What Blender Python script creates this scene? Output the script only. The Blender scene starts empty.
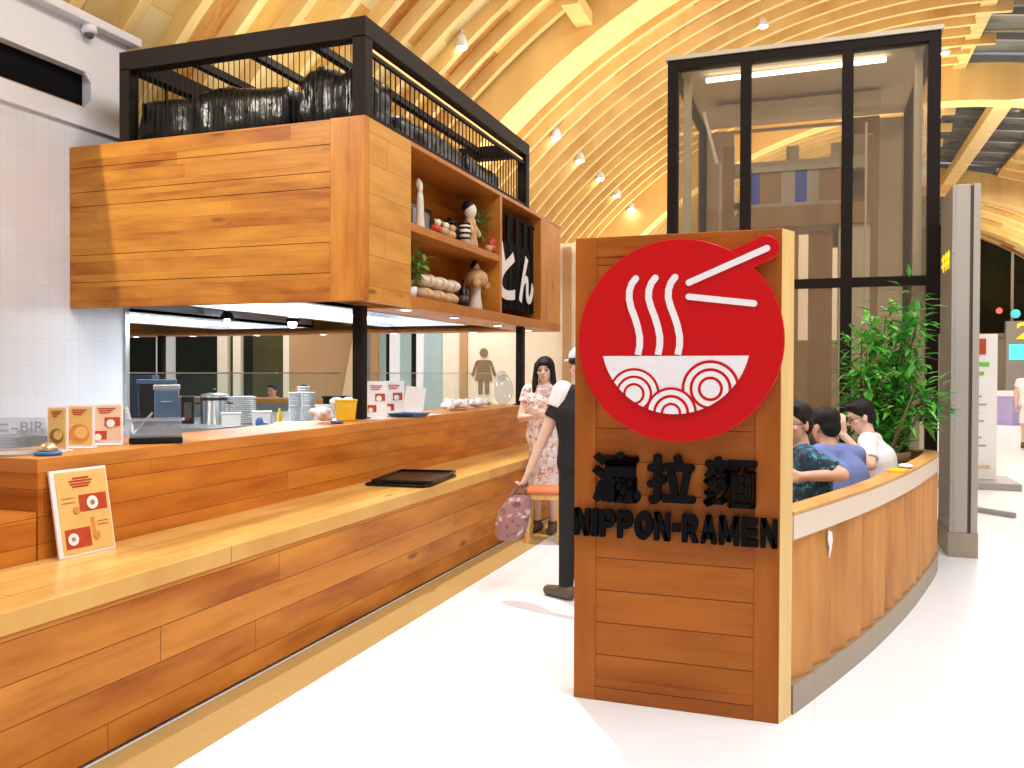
import bpy, bmesh, math, random
from mathutils import Vector, Matrix
random.seed(7)
SC = bpy.context.scene
COL = SC.collection
PI = math.pi

# ------------------------------------------------------------------ helpers
class G:
    """collects shapes in one bmesh; idx is the material slot of what is added next"""
    def __init__(s): s.bm = bmesh.new(); s.uv = None; s.idx = 0
    def face(s, vs):
        try:
            f = s.bm.faces.new(vs); f.material_index = s.idx; return f
        except ValueError: return None
    def box(s, x0, x1, y0, y1, z0, z1, rot=None, piv=None):
        vs = []
        for z in (z0, z1):
            for x, y in ((x0, y0), (x1, y0), (x1, y1), (x0, y1)):
                v = Vector((x, y, z))
                if rot is not None: v = piv + rot @ (v - piv)
                vs.append(s.bm.verts.new(v))
        for q in ((3, 2, 1, 0), (4, 5, 6, 7), (0, 1, 5, 4), (1, 2, 6, 5), (2, 3, 7, 6), (3, 0, 4, 7)):
            s.face([vs[i] for i in q])
        return s
    def bar(s, a, b, w, h, up=(0, 0, 1)):
        a, b = Vector(a), Vector(b); d = (b - a).normalized(); up = Vector(up)
        r = d.cross(up)
        if r.length < 1e-4: r = d.cross(Vector((1, 0, 0)))
        r.normalize(); u = r.cross(d)
        A = [s.bm.verts.new(p + r * i * w / 2 + u * j * h / 2) for p in (a, b) for i, j in ((-1, -1), (1, -1), (1, 1), (-1, 1))]
        for q in ((3, 2, 1, 0), (4, 5, 6, 7), (0, 1, 5, 4), (1, 2, 6, 5), (2, 3, 7, 6), (3, 0, 4, 7)):
            s.face([A[i] for i in q])
        return s
    def lathe(s, prof, c=(0, 0, 0), seg=20, M=None):
        c = Vector(c); rings = []
        for r, z in prof:
            ring = []
            for k in range(seg):
                a = 2 * PI * k / seg
                v = Vector((r * math.cos(a), r * math.sin(a), z))
                if M is not None: v = M @ v
                ring.append(s.bm.verts.new(c + v))
            rings.append(ring)
        for a, b in zip(rings, rings[1:]):
            for k in range(seg):
                s.face([a[k], a[(k + 1) % seg], b[(k + 1) % seg], b[k]])
        if prof[0][0] > 1e-5: s.face(rings[0][::-1])
        if prof[-1][0] > 1e-5: s.face(rings[-1])
        return s
    def cyl(s, a, b, r0, r1=None, seg=12):
        a, b = Vector(a), Vector(b); r1 = r0 if r1 is None else r1
        M = Vector((0, 0, 1)).rotation_difference(b - a).to_matrix()
        return s.lathe([(r0, 0), (r1, (b - a).length)], a, seg, M)
    def ell(s, c, r, M=None, seg=16, rings=10):
        c = Vector(c); r = (r, r, r) if isinstance(r, (int, float)) else r
        top = []; allr = []
        for i in range(rings + 1):
            th = PI * i / rings; ring = []
            for k in range(seg if 0 < i < rings else 1):
                a = 2 * PI * k / seg
                v = Vector((r[0] * math.sin(th) * math.cos(a), r[1] * math.sin(th) * math.sin(a), -r[2] * math.cos(th)))
                if M is not None: v = M @ v
                ring.append(s.bm.verts.new(c + v))
            allr.append(ring)
        for A, B in zip(allr, allr[1:]):
            for k in range(seg):
                k2 = (k + 1) % seg
                if len(A) == 1: s.face([A[0], B[k2], B[k]])
                elif len(B) == 1: s.face([A[k], A[k2], B[0]])
                else: s.face([A[k], A[k2], B[k2], B[k]])
        return s
    def cap(s, a, b, r0, r1, seg=12, flat0=False, flat1=False):
        """tapered capsule"""
        a, b = Vector(a), Vector(b); L = (b - a).length
        if L < 1e-6: return s.ell(a, r0)
        M = Vector((0, 0, 1)).rotation_difference(b - a).to_matrix(); prof = []
        if flat0: prof.append((r0, 0))
        else:
            for i in range(5):
                t = PI / 2 * i / 4; prof.append((max(r0 * math.sin(t), 1e-6), -r0 * math.cos(t)))
        if flat1: prof.append((r1, L))
        else:
            for i in range(5):
                t = PI / 2 * i / 4; prof.append((max(r1 * math.cos(t), 1e-6), L + r1 * math.sin(t)))
        return s.lathe(prof, a, seg, M)
    def tube(s, pts, r, seg=8, closed=False):
        pts = [Vector(p) for p in pts]; n = len(pts); rings = []
        up = Vector((0, 0, 1))
        for i, p in enumerate(pts):
            d = (pts[min(i + 1, n - 1)] - pts[max(i - 1, 0)]).normalized()
            q = d.cross(up)
            if q.length < 1e-3: q = d.cross(Vector((1, 0, 0)))
            q.normalize(); w = q.cross(d)
            rr = r[i] if isinstance(r, (list, tuple)) else r
            rings.append([s.bm.verts.new(p + (q * math.cos(2 * PI * k / seg) + w * math.sin(2 * PI * k / seg)) * rr) for k in range(seg)])
        for a, b in zip(rings, rings[1:]):
            for k in range(seg): s.face([a[k], a[(k + 1) % seg], b[(k + 1) % seg], b[k]])
        s.face(rings[0][::-1]); s.face(rings[-1])
        return s
    def prism(s, poly, f, a, b):
        """poly: 2-D points; f(u, v, w) -> 3-D; extruded from w=a to w=b"""
        A = [s.bm.verts.new(f(u, v, a)) for u, v in poly]; B = [s.bm.verts.new(f(u, v, b)) for u, v in poly]
        s.face(A[::-1]); s.face(B); n = len(poly)
        for i in range(n): s.face([A[i], A[(i + 1) % n], B[(i + 1) % n], B[i]])
        return s
    def quad(s, *p): s.face([s.bm.verts.new(Vector(q)) for q in p]); return s
    def strip(s, pa, pb):
        A = [s.bm.verts.new(Vector(p)) for p in pa]; B = [s.bm.verts.new(Vector(p)) for p in pb]
        for i in range(len(A) - 1): s.face([A[i], A[i + 1], B[i + 1], B[i]])
        return s

def link(o): COL.objects.link(o); return o
def tag(o, label=None, cat=None, group=None, kind=None):
    if label: o['label'] = label
    if cat: o['category'] = cat
    if group: o['group'] = group
    if kind: o['kind'] = kind
    return o
ROOTLOC = {}
def thing(name, label, cat, loc=(0, 0, 0), rz=0, group=None):
    o = bpy.data.objects.new(name, None); link(o); o.empty_display_size = .1
    o.location = loc; o.rotation_euler = (0, 0, rz)
    return tag(o, label, cat, group)
def root_of(o):
    while o.parent: o = o.parent
    return o
def obj(name, g, mats, parent=None, local=False, smooth=False, bevel=0, origin=None, recalc=True):
    """one mesh object. Shapes come in world coordinates unless local; children are stored relative to their thing's base"""
    bm = g.bm
    if recalc: bmesh.ops.recalc_face_normals(bm, faces=bm.faces)
    off = Vector((0, 0, 0))
    if not local:
        if parent is not None: off = Vector(root_of(parent).location)
        elif origin is not None: off = Vector(origin)
    if off.length: bmesh.ops.translate(bm, vec=-off, verts=bm.verts)
    me = bpy.data.meshes.new(name); bm.to_mesh(me); bm.free()
    for m in (mats if isinstance(mats, (list, tuple)) else [mats]): me.materials.append(m)
    if smooth:
        for p in me.polygons: p.use_smooth = True
    o = bpy.data.objects.new(name, me); link(o)
    if parent is not None: o.parent = parent
    elif origin is not None: o.location = origin
    if bevel:
        b = o.modifiers.new('edge', 'BEVEL'); b.width = bevel; b.segments = 2; b.limit_method = 'ANGLE'; b.angle_limit = .6
    return o
def copy_tree(o, parent=None):
    c = o.copy(); link(c); c.parent = parent
    for ch in list(o.children): copy_tree(ch, c)
    return c
def struct(name, g, m, smooth=False, bevel=0):
    return tag(obj(name, g, m, smooth=smooth, bevel=bevel), kind='structure')

# ------------------------------------------------------------------ materials
def new_mat(name):
    m = bpy.data.materials.new(name); m.use_nodes = True
    nt = m.node_tree; nt.nodes.clear()
    out = nt.nodes.new('ShaderNodeOutputMaterial'); b = nt.nodes.new('ShaderNodeBsdfPrincipled')
    nt.links.new(b.outputs[0], out.inputs[0])
    return m, nt, b
def setv(n, **k):
    for a, v in k.items(): n.inputs[a.replace('_', ' ')].default_value = v
def c4(c): return (c[0], c[1], c[2], 1)
def nd(nt, t, **k):
    n = nt.nodes.new(t)
    for a, v in k.items(): setattr(n, a, v)
    return n
def mixc(nt, fac, a, b, mode='MIX'):
    n = nd(nt, 'ShaderNodeMix', data_type='RGBA', blend_type=mode)
    for s, v in ((0, fac), (6, a), (7, b)):
        if hasattr(v, 'is_linked'): nt.links.new(v, n.inputs[s])
        else: n.inputs[s].default_value = c4(v) if isinstance(v, tuple) else v
    return n.outputs[2]
def pbr(name, col, rough=.5, metal=0, var=.12, scale=6, emit=None, es=0, coat=0, bump=0, spec=.5):
    m, nt, b = new_mat(name)
    tc = nd(nt, 'ShaderNodeTexCoord'); n = nd(nt, 'ShaderNodeTexNoise'); setv(n, Scale=scale, Detail=4.0)
    nt.links.new(tc.outputs['Object'], n.inputs['Vector'])
    d = tuple(max(0, v * (1 - var)) for v in col); l = tuple(min(1, v * (1 + var)) for v in col)
    nt.links.new(mixc(nt, n.outputs['Fac'], d, l), b.inputs['Base Color'])
    setv(b, Roughness=rough, Metallic=metal); b.inputs['Specular IOR Level'].default_value = spec
    if coat: b.inputs['Coat Weight'].default_value = coat
    if emit: b.inputs['Emission Color'].default_value = c4(emit); b.inputs['Emission Strength'].default_value = es
    if bump:
        bp = nd(nt, 'ShaderNodeBump'); setv(bp, Strength=bump, Distance=.02)
        nt.links.new(n.outputs['Fac'], bp.inputs['Height']); nt.links.new(bp.outputs[0], b.inputs['Normal'])
    return m
def coords(nt, u, v, src='Object', shift=0.0):
    """vector (u, v, 0) out of the chosen axes"""
    tc = nd(nt, 'ShaderNodeTexCoord'); sp = nd(nt, 'ShaderNodeSeparateXYZ'); cb = nd(nt, 'ShaderNodeCombineXYZ')
    nt.links.new(tc.outputs[src], sp.inputs[0])
    ix = {'x': 0, 'y': 1, 'z': 2}
    nt.links.new(sp.outputs[ix[u]], cb.inputs[0]); nt.links.new(sp.outputs[ix[v]], cb.inputs[1])
    mp = nd(nt, 'ShaderNodeMapping'); mp.inputs['Location'].default_value = (shift, shift * .37, 0)
    nt.links.new(cb.outputs[0], mp.inputs[0]); return mp.outputs[0]
def wood(name, u, v, c1, c2, plank=(2.0, .14), gap=.004, gapc=(.15, .045, .010), rough=.42, knots=True, src='Object', shift=0.0, streak=.6, coat=.03, grain=1.0):
    """planks running along axis u, stacked along axis v"""
    m, nt, b = new_mat(name); vec = coords(nt, u, v, src, shift)
    sv = nd(nt, 'ShaderNodeSeparateXYZ'); nt.links.new(vec, sv.inputs[0])
    def mth(op, a, c):
        n = nd(nt, 'ShaderNodeMath', operation=op)
        for i_, q in ((0, a), (1, c)):
            if hasattr(q, 'is_linked'): nt.links.new(q, n.inputs[i_])
            elif q is not None: n.inputs[i_].default_value = q
        return n.outputs[0]
    row = mth('FLOOR', mth('DIVIDE', sv.outputs[1], plank[1]), None); wn = nd(nt, 'ShaderNodeTexWhiteNoise', noise_dimensions='1D'); nt.links.new(row, wn.inputs['W'])
    cv = nd(nt, 'ShaderNodeCombineXYZ'); nt.links.new(mth('ADD', sv.outputs[0], mth('MULTIPLY', wn.outputs['Value'], plank[0] * 3)), cv.inputs[0]); nt.links.new(sv.outputs[1], cv.inputs[1]); vec = cv.outputs[0]
    br = nd(nt, 'ShaderNodeTexBrick', offset=0, offset_frequency=2, squash=1.0)
    setv(br, Scale=1.0, Mortar_Size=gap, Mortar_Smooth=.3, Bias=0.0, Brick_Width=plank[0], Row_Height=plank[1])
    br.inputs['Color1'].default_value = (0, 0, 0, 1); br.inputs['Color2'].default_value = (1, 1, 1, 1); br.inputs['Mortar'].default_value = (.5, .5, .5, 1)
    nt.links.new(vec, br.inputs['Vector'])
    # grain: noise stretched along u, shifted per plank
    mp = nd(nt, 'ShaderNodeMapping'); mp.inputs['Scale'].default_value = (1.6, 26 * grain, 1)
    nt.links.new(vec, mp.inputs[0])
    ad = nd(nt, 'ShaderNodeVectorMath', operation='ADD'); sc = nd(nt, 'ShaderNodeVectorMath', operation='SCALE'); sc.inputs[3].default_value = 13.0
    nt.links.new(br.outputs['Color'], sc.inputs[0]); nt.links.new(mp.outputs[0], ad.inputs[0]); nt.links.new(sc.outputs[0], ad.inputs[1])
    no = nd(nt, 'ShaderNodeTexNoise'); setv(no, Scale=1.0, Detail=6.0, Roughness=.6, Distortion=.6); nt.links.new(ad.outputs[0], no.inputs['Vector'])
    big = nd(nt, 'ShaderNodeTexNoise'); setv(big, Scale=1.1, Detail=3.0); mb = nd(nt, 'ShaderNodeMapping'); mb.inputs['Scale'].default_value = (1.2, 5, 1)
    nt.links.new(vec, mb.inputs[0]); nt.links.new(mb.outputs[0], big.inputs['Vector'])
    base = mixc(nt, br.outputs['Color'], c1, c2)
    dark = tuple(x * y for x, y in zip(c1, (.62, .5, .38)))
    rp = nd(nt, 'ShaderNodeMapRange'); setv(rp, From_Min=.42, From_Max=.72, To_Min=0.0, To_Max=streak); nt.links.new(no.outputs['Fac'], rp.inputs[0])
    col = mixc(nt, rp.outputs[0], base, dark)
    rb = nd(nt, 'ShaderNodeMapRange'); setv(rb, From_Min=.35, From_Max=.7, To_Min=0.0, To_Max=.9); nt.links.new(big.outputs['Fac'], rb.inputs[0])
    col = mixc(nt, rb.outputs[0], col, tuple(min(1, x * y) for x, y in zip(c2, (1.15, 1.2, 1.2))))
    if knots:
        vo = nd(nt, 'ShaderNodeTexVoronoi'); mk = nd(nt, 'ShaderNodeMapping'); mk.inputs['Scale'].default_value = (1.1, 4.2, 1)
        nt.links.new(vec, mk.inputs[0]); nt.links.new(mk.outputs[0], vo.inputs['Vector']); setv(vo, Scale=1.0)
        rk = nd(nt, 'ShaderNodeMapRange'); setv(rk, From_Min=.05, From_Max=.12, To_Min=.75, To_Max=0.0); nt.links.new(vo.outputs['Distance'], rk.inputs[0])
        col = mixc(nt, rk.outputs[0], col, tuple(x * .3 for x in c1))
    col = mixc(nt, br.outputs['Fac'], col, gapc)
    nt.links.new(col, b.inputs['Base Color']); setv(b, Roughness=rough); b.inputs['Coat Weight'].default_value = coat; b.inputs['Coat Roughness'].default_value = .25; b.inputs['Specular IOR Level'].default_value = .22
    bp = nd(nt, 'ShaderNodeBump'); setv(bp, Strength=.35, Distance=.004); inv = nd(nt, 'ShaderNodeMath', operation='SUBTRACT'); inv.inputs[0].default_value = 1
    nt.links.new(br.outputs['Fac'], inv.inputs[1]); nt.links.new(inv.outputs[0], bp.inputs['Height']); nt.links.new(bp.outputs[0], b.inputs['Normal'])
    return m
def tiles(name, u, v, c1, c2, size, gap, gapc, rough=.3, offset=.5, swap=False, coat=0):
    m, nt, b = new_mat(name); vec = coords(nt, u, v)
    br = nd(nt, 'ShaderNodeTexBrick', offset=offset, offset_frequency=2)
    setv(br, Scale=1.0, Mortar_Size=gap, Mortar_Smooth=.1, Brick_Width=size[0], Row_Height=size[1])
    for k, c in (('Color1', c1), ('Color2', c2), ('Mortar', gapc)): br.inputs[k].default_value = c4(c)
    nt.links.new(vec, br.inputs['Vector'])
    no = nd(nt, 'ShaderNodeTexNoise'); setv(no, Scale=3.0, Detail=5.0); nt.links.new(vec, no.inputs['Vector'])
    col = mixc(nt, no.outputs['Fac'], br.outputs['Color'], tuple(x * .9 for x in c1)); nt.links.new(col, b.inputs['Base Color'])
    setv(b, Roughness=rough); b.inputs['Coat Weight'].default_value = coat
    return m
def glass(name, tint=(.9, .93, .92), haze=(.45, .4, .33), hz=.1, gloss=.12):
    """thin pane: clear, with a little haze and a mirror sheen that grows at grazing angles"""
    m, nt, b = new_mat(name); nt.nodes.remove(b); out = nt.nodes[0]
    tr = nd(nt, 'ShaderNodeBsdfTransparent'); tr.inputs[0].default_value = c4(tint)
    df = nd(nt, 'ShaderNodeBsdfDiffuse'); df.inputs[0].default_value = c4(haze)
    gl = nd(nt, 'ShaderNodeBsdfGlossy'); gl.inputs[0].default_value = (1, 1, 1, 1); gl.inputs['Roughness'].default_value = .03
    m1 = nd(nt, 'ShaderNodeMixShader'); m1.inputs[0].default_value = hz; nt.links.new(tr.outputs[0], m1.inputs[1]); nt.links.new(df.outputs[0], m1.inputs[2])
    lw = nd(nt, 'ShaderNodeLayerWeight'); lw.inputs[0].default_value = .5
    pw = nd(nt, 'ShaderNodeMath', operation='POWER'); pw.inputs[1].default_value = 4; nt.links.new(lw.outputs['Facing'], pw.inputs[0])
    ml = nd(nt, 'ShaderNodeMath', operation='MULTIPLY_ADD'); ml.inputs[1].default_value = gloss * 2; ml.inputs[2].default_value = gloss * .12; nt.links.new(pw.outputs[0], ml.inputs[0])
    m2 = nd(nt, 'ShaderNodeMixShader'); nt.links.new(ml.outputs[0], m2.inputs[0]); nt.links.new(m1.outputs[0], m2.inputs[1]); nt.links.new(gl.outputs[0], m2.inputs[2])
    nt.links.new(m2.outputs[0], out.inputs[0]); return m
def floral(name, base, spots, scale=9, th=.42, rough=.8):
    m, nt, b = new_mat(name); tc = nd(nt, 'ShaderNodeTexCoord'); col = base
    for i, (c, s, t) in enumerate(spots):
        n = nd(nt, 'ShaderNodeTexNoise'); setv(n, Scale=scale * s, Detail=2.0, Distortion=.5); mp = nd(nt, 'ShaderNodeMapping'); mp.inputs['Location'].default_value = (i * 3.1, i * 1.7, i)
        nt.links.new(tc.outputs['Object'], mp.inputs[0]); nt.links.new(mp.outputs[0], n.inputs['Vector'])
        r = nd(nt, 'ShaderNodeMapRange'); setv(r, From_Min=t, From_Max=t + .05); nt.links.new(n.outputs['Fac'], r.inputs[0])
        col = mixc(nt, r.outputs[0], col, c)
    nt.links.new(col, b.inputs['Base Color']); setv(b, Roughness=rough); return m
def emis(name, col, st):
    return pbr(name, col, .5, var=0, emit=col, es=st)

OR1, OR2 = (.36, .092, .010), (.58, .225, .034)
M = {}
M['w_front'] = wood('wood_planks_facing_front', 'x', 'z', (.34, .085, .008), (.60, .25, .035), (1.35, .107), shift=.11, gap=.0006)
M['w_side'] = wood('wood_planks_facing_aisle', 'y', 'z', OR1, OR2, (3.1, .15), shift=.06, gap=.0022)
M['w_counter'] = wood('wood_counter_face', 'y', 'z', (.40, .10, .010), (.58, .205, .028), (1.5, .118), shift=.21, gap=.0015)
M['w_pale_side'] = wood('pale_wood_facing_aisle', 'y', 'z', (.50, .20, .03), (.62, .29, .055), (2.6, .23), shift=.31, streak=.3, gap=.0018)
M['w_top'] = wood('wood_bench_top', 'y', 'x', (.60, .31, .075), (.70, .42, .13), (3.4, .19), shift=.12, gap=.002, rough=.3, coat=.3, streak=.3)
M['w_vert'] = wood('wood_vertical_board', 'z', 'x', OR1, OR2, (4, .4), gap=0, shift=.4)
M['w_verty'] = wood('wood_vertical_board_side', 'z', 'y', OR1, OR2, (4, .6), gap=0, shift=.4)
M['w_shelf'] = wood('wood_shelf', 'y', 'x', (.40, .12, .02), (.5, .18, .03), (3, .5), gap=0, shift=.7)
M['w_sign'] = wood('dark_stained_sign_planks', 'x', 'z', (.31, .080, .009), (.41, .118, .013), (9, .148), shift=3.03, gap=.0025, streak=.5, gapc=(.10, .022, .004), knots=False)
M['w_signv'] = wood('dark_stained_sign_board', 'z', 'x', (.33, .086, .009), (.41, .118, .013), (4, .5), gap=0, streak=.4)
M['ply_edge'] = wood('pale_ply_edge', 'z', 'y', (.70, .46, .17), (.74, .51, .21), (5, 1), gap=0, knots=False, streak=.15)
M['w_slat'] = wood('booth_slat_wood', 'z', 'y', (.42, .15, .025), (.58, .25, .055), (5, .24), gap=0, streak=.4, knots=False)
M['w_rim'] = wood('booth_rim_wood', 'y', 'x', (.50, .24, .07), (.56, .29, .09), (5, 1), gap=0, knots=False, streak=.3)
M['band'] = pbr('pale_laminate_band', (.74, .62, .50), .35, var=.05, scale=3)
M['kick'] = pbr('brushed_kick_plate', (.36, .30, .22), .4, metal=.4, var=.12, scale=8)
M['black'] = pbr('black_painted_steel', (.012, .007, .005), .6, var=.2, spec=.15)
M['blackmatte'] = pbr('matte_black', (.005, .005, .006), .8, var=.2, spec=.08)
M['blackgloss'] = pbr('glossy_black_plastic', (.006, .007, .009), .3, var=.1, spec=.3)
M['wall_white'] = pbr('white_painted_wall', (.80, .79, .82), .55, var=.03, scale=2)
M['tile_wall'] = tiles('white_wall_tiles', 'z', 'y', (.78, .785, .82), (.82, .82, .86), (.44, .152), .003, (.66, .62, .60), .28)
M['floor'] = tiles('white_floor_tiles', 'y', 'x', (.84, .86, .90), (.86, .88, .92), (1.2, 1.2), .003, (.66, .68, .72), .3, offset=0, coat=.1)
M['floor_tan'] = tiles('tan_floor_strip', 'y', 'x', (.48, .32, .12), (.52, .35, .135), (1.2, .6), .003, (.38, .25, .09), .35, offset=0)
M['red'] = pbr('glossy_red_acrylic', (.56, .003, .005), .2, var=.04, coat=.15, spec=.25)
M['white_ac'] = pbr('white_acrylic', (.86, .83, .86), .3, var=.02)
M['steel'] = pbr('stainless_steel', (.62, .63, .65), .25, metal=.9, var=.08, scale=3)
M['steel_dark'] = pbr('dull_steel', (.30, .31, .33), .35, metal=.7, var=.1)
M['white'] = pbr('white_ceramic', (.84, .84, .86), .25, var=.03)
M['steel_blue'] = pbr('blue_gray_steel', (.10, .17, .28), .35, metal=.5, var=.1)
M['paper'] = pbr('white_paper', (.86, .85, .84), .6, var=.03)
M['blue'] = pbr('blue_plastic', (.02, .14, .42), .4)
M['blue_dk'] = pbr('dark_blue_cloth', (.02, .045, .09), .7)
M['yellow'] = pbr('yellow_plastic', (.82, .53, .02), .35)
M['brass'] = pbr('brass', (.75, .55, .28), .25, metal=.8)
M['navy_wall'] = pbr('navy_panel', (.02, .05, .10), .5)
M['beige'] = pbr('beige_wall_paint', (.76, .66, .53), .6, var=.03, scale=2)
M['brown'] = pbr('brown_panel', (.42, .24, .11), .55, var=.08, scale=2)
M['icon'] = pbr('bronze_pictogram', (.20, .13, .06), .45)
M['teal_glass'] = pbr('teal_lit_glass', (.36, .47, .48), .15, var=.25, scale=1.5)
M['dark_glass'] = pbr('dark_night_glass', (.012, .014, .008), .1, var=.6, scale=1.2, spec=.12)
M['olive_glass'] = pbr('dim_olive_glass', (.06, .055, .022), .1, var=.5, scale=1.2, spec=.12)
M['post_white'] = pbr('white_post', (.82, .82, .86), .5, var=.03)
M['gray_panel'] = pbr('gray_composite_panel', (.34, .32, .30), .42, metal=.15, var=.05, scale=3)
M['gray_light'] = pbr('light_gray_panel', (.42, .37, .32), .42, metal=.1, var=.05, scale=3)
M['gray_dark'] = pbr('dark_gray_gap', (.10, .085, .075), .5)
M['concrete'] = pbr('beige_shaft_lining', (.58, .49, .37), .65, var=.06, scale=2)
M['shaft_brown'] = pbr('brown_shaft_steel', (.34, .19, .09), .5, var=.1)
M['shaft_pale'] = pbr('pale_shaft_steel', (.56, .50, .38), .5, var=.06)
M['royal'] = pbr('royal_blue_paint', (.04, .08, .50), .4)
M['glass_tower'] = glass('hazy_shaft_glass', (.93, .90, .84), (.62, .53, .40), .05, .2)
M['glass'] = glass('clear_guard_glass', (.96, .985, .98), (.7, .8, .8), .008, .05)
M['skyglass'] = pbr('skylight_pane', (.20, .21, .19), .12, var=.35, scale=1.5)
M['clear'] = glass('clear_plastic', (.85, .88, .9), (.8, .82, .85), .10, .25)
M['skin'] = pbr('skin', (.62, .36, .24), .5, var=.05)
M['skin_f'] = pbr('light_skin', (.72, .47, .36), .5, var=.05)
M['hair'] = pbr('black_hair', (.010, .008, .008), .62, var=.3, scale=40, spec=.25)
M['hair_br'] = pbr('dark_brown_hair', (.05, .024, .015), .62, var=.3, scale=40, spec=.25)
M['eye'] = pbr('dark_eye', (.02, .015, .012), .2)
M['lip'] = pbr('lips', (.45, .14, .11), .4)
M['c_black'] = pbr('black_cotton', (.010, .010, .012), .85)
M['c_white'] = pbr('white_cotton', (.84, .84, .88), .8, var=.03)
M['c_blue'] = pbr('periwinkle_cotton', (.16, .21, .46), .8)
M['c_dark'] = pbr('dark_trousers_cloth', (.03, .03, .04), .85)
M['c_teal'] = floral('teal_floral_shirt_cloth', (.015, .05, .09), [((.03, .17, .26), 2.2, .52), ((.10, .30, .38), 4.0, .60), ((.01, .02, .04), 3.0, .58)])
M['c_floral'] = floral('pink_floral_dress_cloth', (.72, .60, .56), [((.55, .22, .20), 2.6, .56), ((.35, .20, .22), 4.5, .62), ((.82, .78, .76), 3.4, .57)])
M['c_bag'] = floral('mauve_bag_cloth', (.34, .17, .17), [((.62, .52, .52), 1.3, .56), ((.20, .07, .08), 2.2, .6)], rough=.6)
M['shoe'] = pbr('brown_shoe_leather', (.10, .07, .045), .6)
M['seat_or'] = pbr('orange_seat_vinyl', (.60, .16, .05), .35)
M['stool_w'] = wood('stool_leg_wood', 'z', 'x', (.62, .36, .12), (.66, .40, .15), (2, 1), gap=0, knots=False)
M['leaf'] = pbr('leaf_green', (.06, .36, .04), .4, var=.5, scale=14)
M['leaf2'] = pbr('bright_leaf_green', (.20, .56, .08), .4, var=.35, scale=14)
M['leaf_y'] = pbr('bamboo_leaf_green', (.16, .30, .04), .45, var=.4, scale=20)
M['stem'] = pbr('plant_stem', (.12, .10, .04), .6)
M['pot_brown'] = pbr('brown_pot', (.16, .09, .05), .5)
M['wrap'] = pbr('black_plastic_wrap', (.008, .007, .006), .3, var=.4, scale=7, bump=.8, spec=.5)
M['spot'] = emis('lit_spot_lens', (1, .92, .74), 40)
M['spot_soft'] = emis('lit_downlight_lens', (1, .93, .8), 16)
M['led'] = emis('lit_white_tube', (.86, .94, 1), 6)
M['led_blue'] = emis('bluish_bulb', (.7, .82, 1), 60)
M['tube_soft'] = emis('lit_shaft_tube', (1, .93, .82), 5)
M['scr'] = emis('lit_teal_screen', (.08, .62, .70), 1.2)
M['redlamp'] = emis('lit_red_lamp', (1, .08, .06), 3)
M['yel_sign'] = emis('lit_yellow_letter', (1, .68, .02), .8)
M['menu_y'] = pbr('menu_yellow_print', (.78, .50, .16), .4, var=.15, scale=9)
M['menu_red'] = pbr('menu_red_print', (.48, .06, .02), .4, var=.3, scale=20)
M['menu_or'] = pbr('menu_orange_print', (.66, .28, .06), .4, var=.3, scale=25)
M['menu_gn'] = pbr('menu_green_print', (.22, .16, .03), .4, var=.4, scale=25)
M['menu_pale'] = pbr('menu_pale_print', (.78, .58, .40), .4, var=.12, scale=9)
M['grayprint'] = pbr('gray_print', (.30, .33, .40), .5)
M['straw'] = pbr('woven_straw', (.66, .46, .26), .7, var=.25, scale=40)
M['figred'] = pbr('red_glaze', (.55, .05, .03), .3)
M['figtan'] = pbr('tan_glaze', (.62, .36, .16), .4, var=.25, scale=30)
M['figcream'] = pbr('cream_glaze', (.80, .72, .60), .35, var=.1, scale=30)
M['purple'] = pbr('purple_bin_plastic', (.42, .36, .66), .4)
M['wood_far'] = pbr('far_wood', (.55, .28, .10), .5, var=.15)
M['base_gray'] = pbr('gray_base_plate', (.34, .32, .31), .5)

# ceiling boards: uv = (metres along the arch, metres along the hall)
def ceiling_mat():
    m, nt, b = new_mat('vault_boards'); tc = nd(nt, 'ShaderNodeTexCoord')
    br = nd(nt, 'ShaderNodeTexBrick', offset=.43, offset_frequency=2); setv(br, Scale=1.0, Mortar_Size=.004, Brick_Width=1.25, Row_Height=.62)
    br.inputs['Color1'].default_value = (0, 0, 0, 1); br.inputs['Color2'].default_value = (1, 1, 1, 1); br.inputs['Mortar'].default_value = (.3, .3, .3, 1)
    nt.links.new(tc.outputs['UV'], br.inputs['Vector'])
    r = nd(nt, 'ShaderNodeValToRGB'); e = r.color_ramp.elements
    e[0].position = 0; e[0].color = (.34, .09, .012, 1); e[1].position = 1; e[1].color = (.84, .68, .40, 1)
    for p, c in ((.22, (.50, .19, .025, 1)), (.36, (.66, .35, .06, 1)), (.68, (.74, .44, .10, 1)), (.85, (.80, .60, .27, 1))):
        x = e.new(p); x.color = c
    nt.links.new(br.outputs['Color'], r.inputs[0])
    vo = nd(nt, 'ShaderNodeTexVoronoi'); mp = nd(nt, 'ShaderNodeMapping'); mp.inputs['Scale'].default_value = (9, 24, 1); mp.inputs['Rotation'].default_value = (0, 0, .5)
    nt.links.new(tc.outputs['UV'], mp.inputs[0]); nt.links.new(mp.outputs[0], vo.inputs['Vector']); setv(vo, Scale=1.0)
    sp = nd(nt, 'ShaderNodeSeparateColor'); nt.links.new(vo.outputs['Color'], sp.inputs[0])
    rr = nd(nt, 'ShaderNodeMapRange'); setv(rr, To_Min=0.0, To_Max=.3); nt.links.new(sp.outputs[0], rr.inputs[0])
    col = mixc(nt, rr.outputs[0], r.outputs[0], (.85, .62, .25)); nt.links.new(col, b.inputs['Base Color']); setv(b, Roughness=.55)
    return m
M['vault'] = ceiling_mat()
M['rib'] = wood('pale_rib_wood', 'x', 'y', (.74, .48, .17), (.82, .60, .27), (2.3, .9), gap=0, knots=False, streak=.25, src='Object')
M['arch'] = wood('pale_arch_wood', 'x', 'y', (.74, .47, .17), (.80, .55, .22), (3, 3), gap=0, knots=False, streak=.2)

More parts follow.
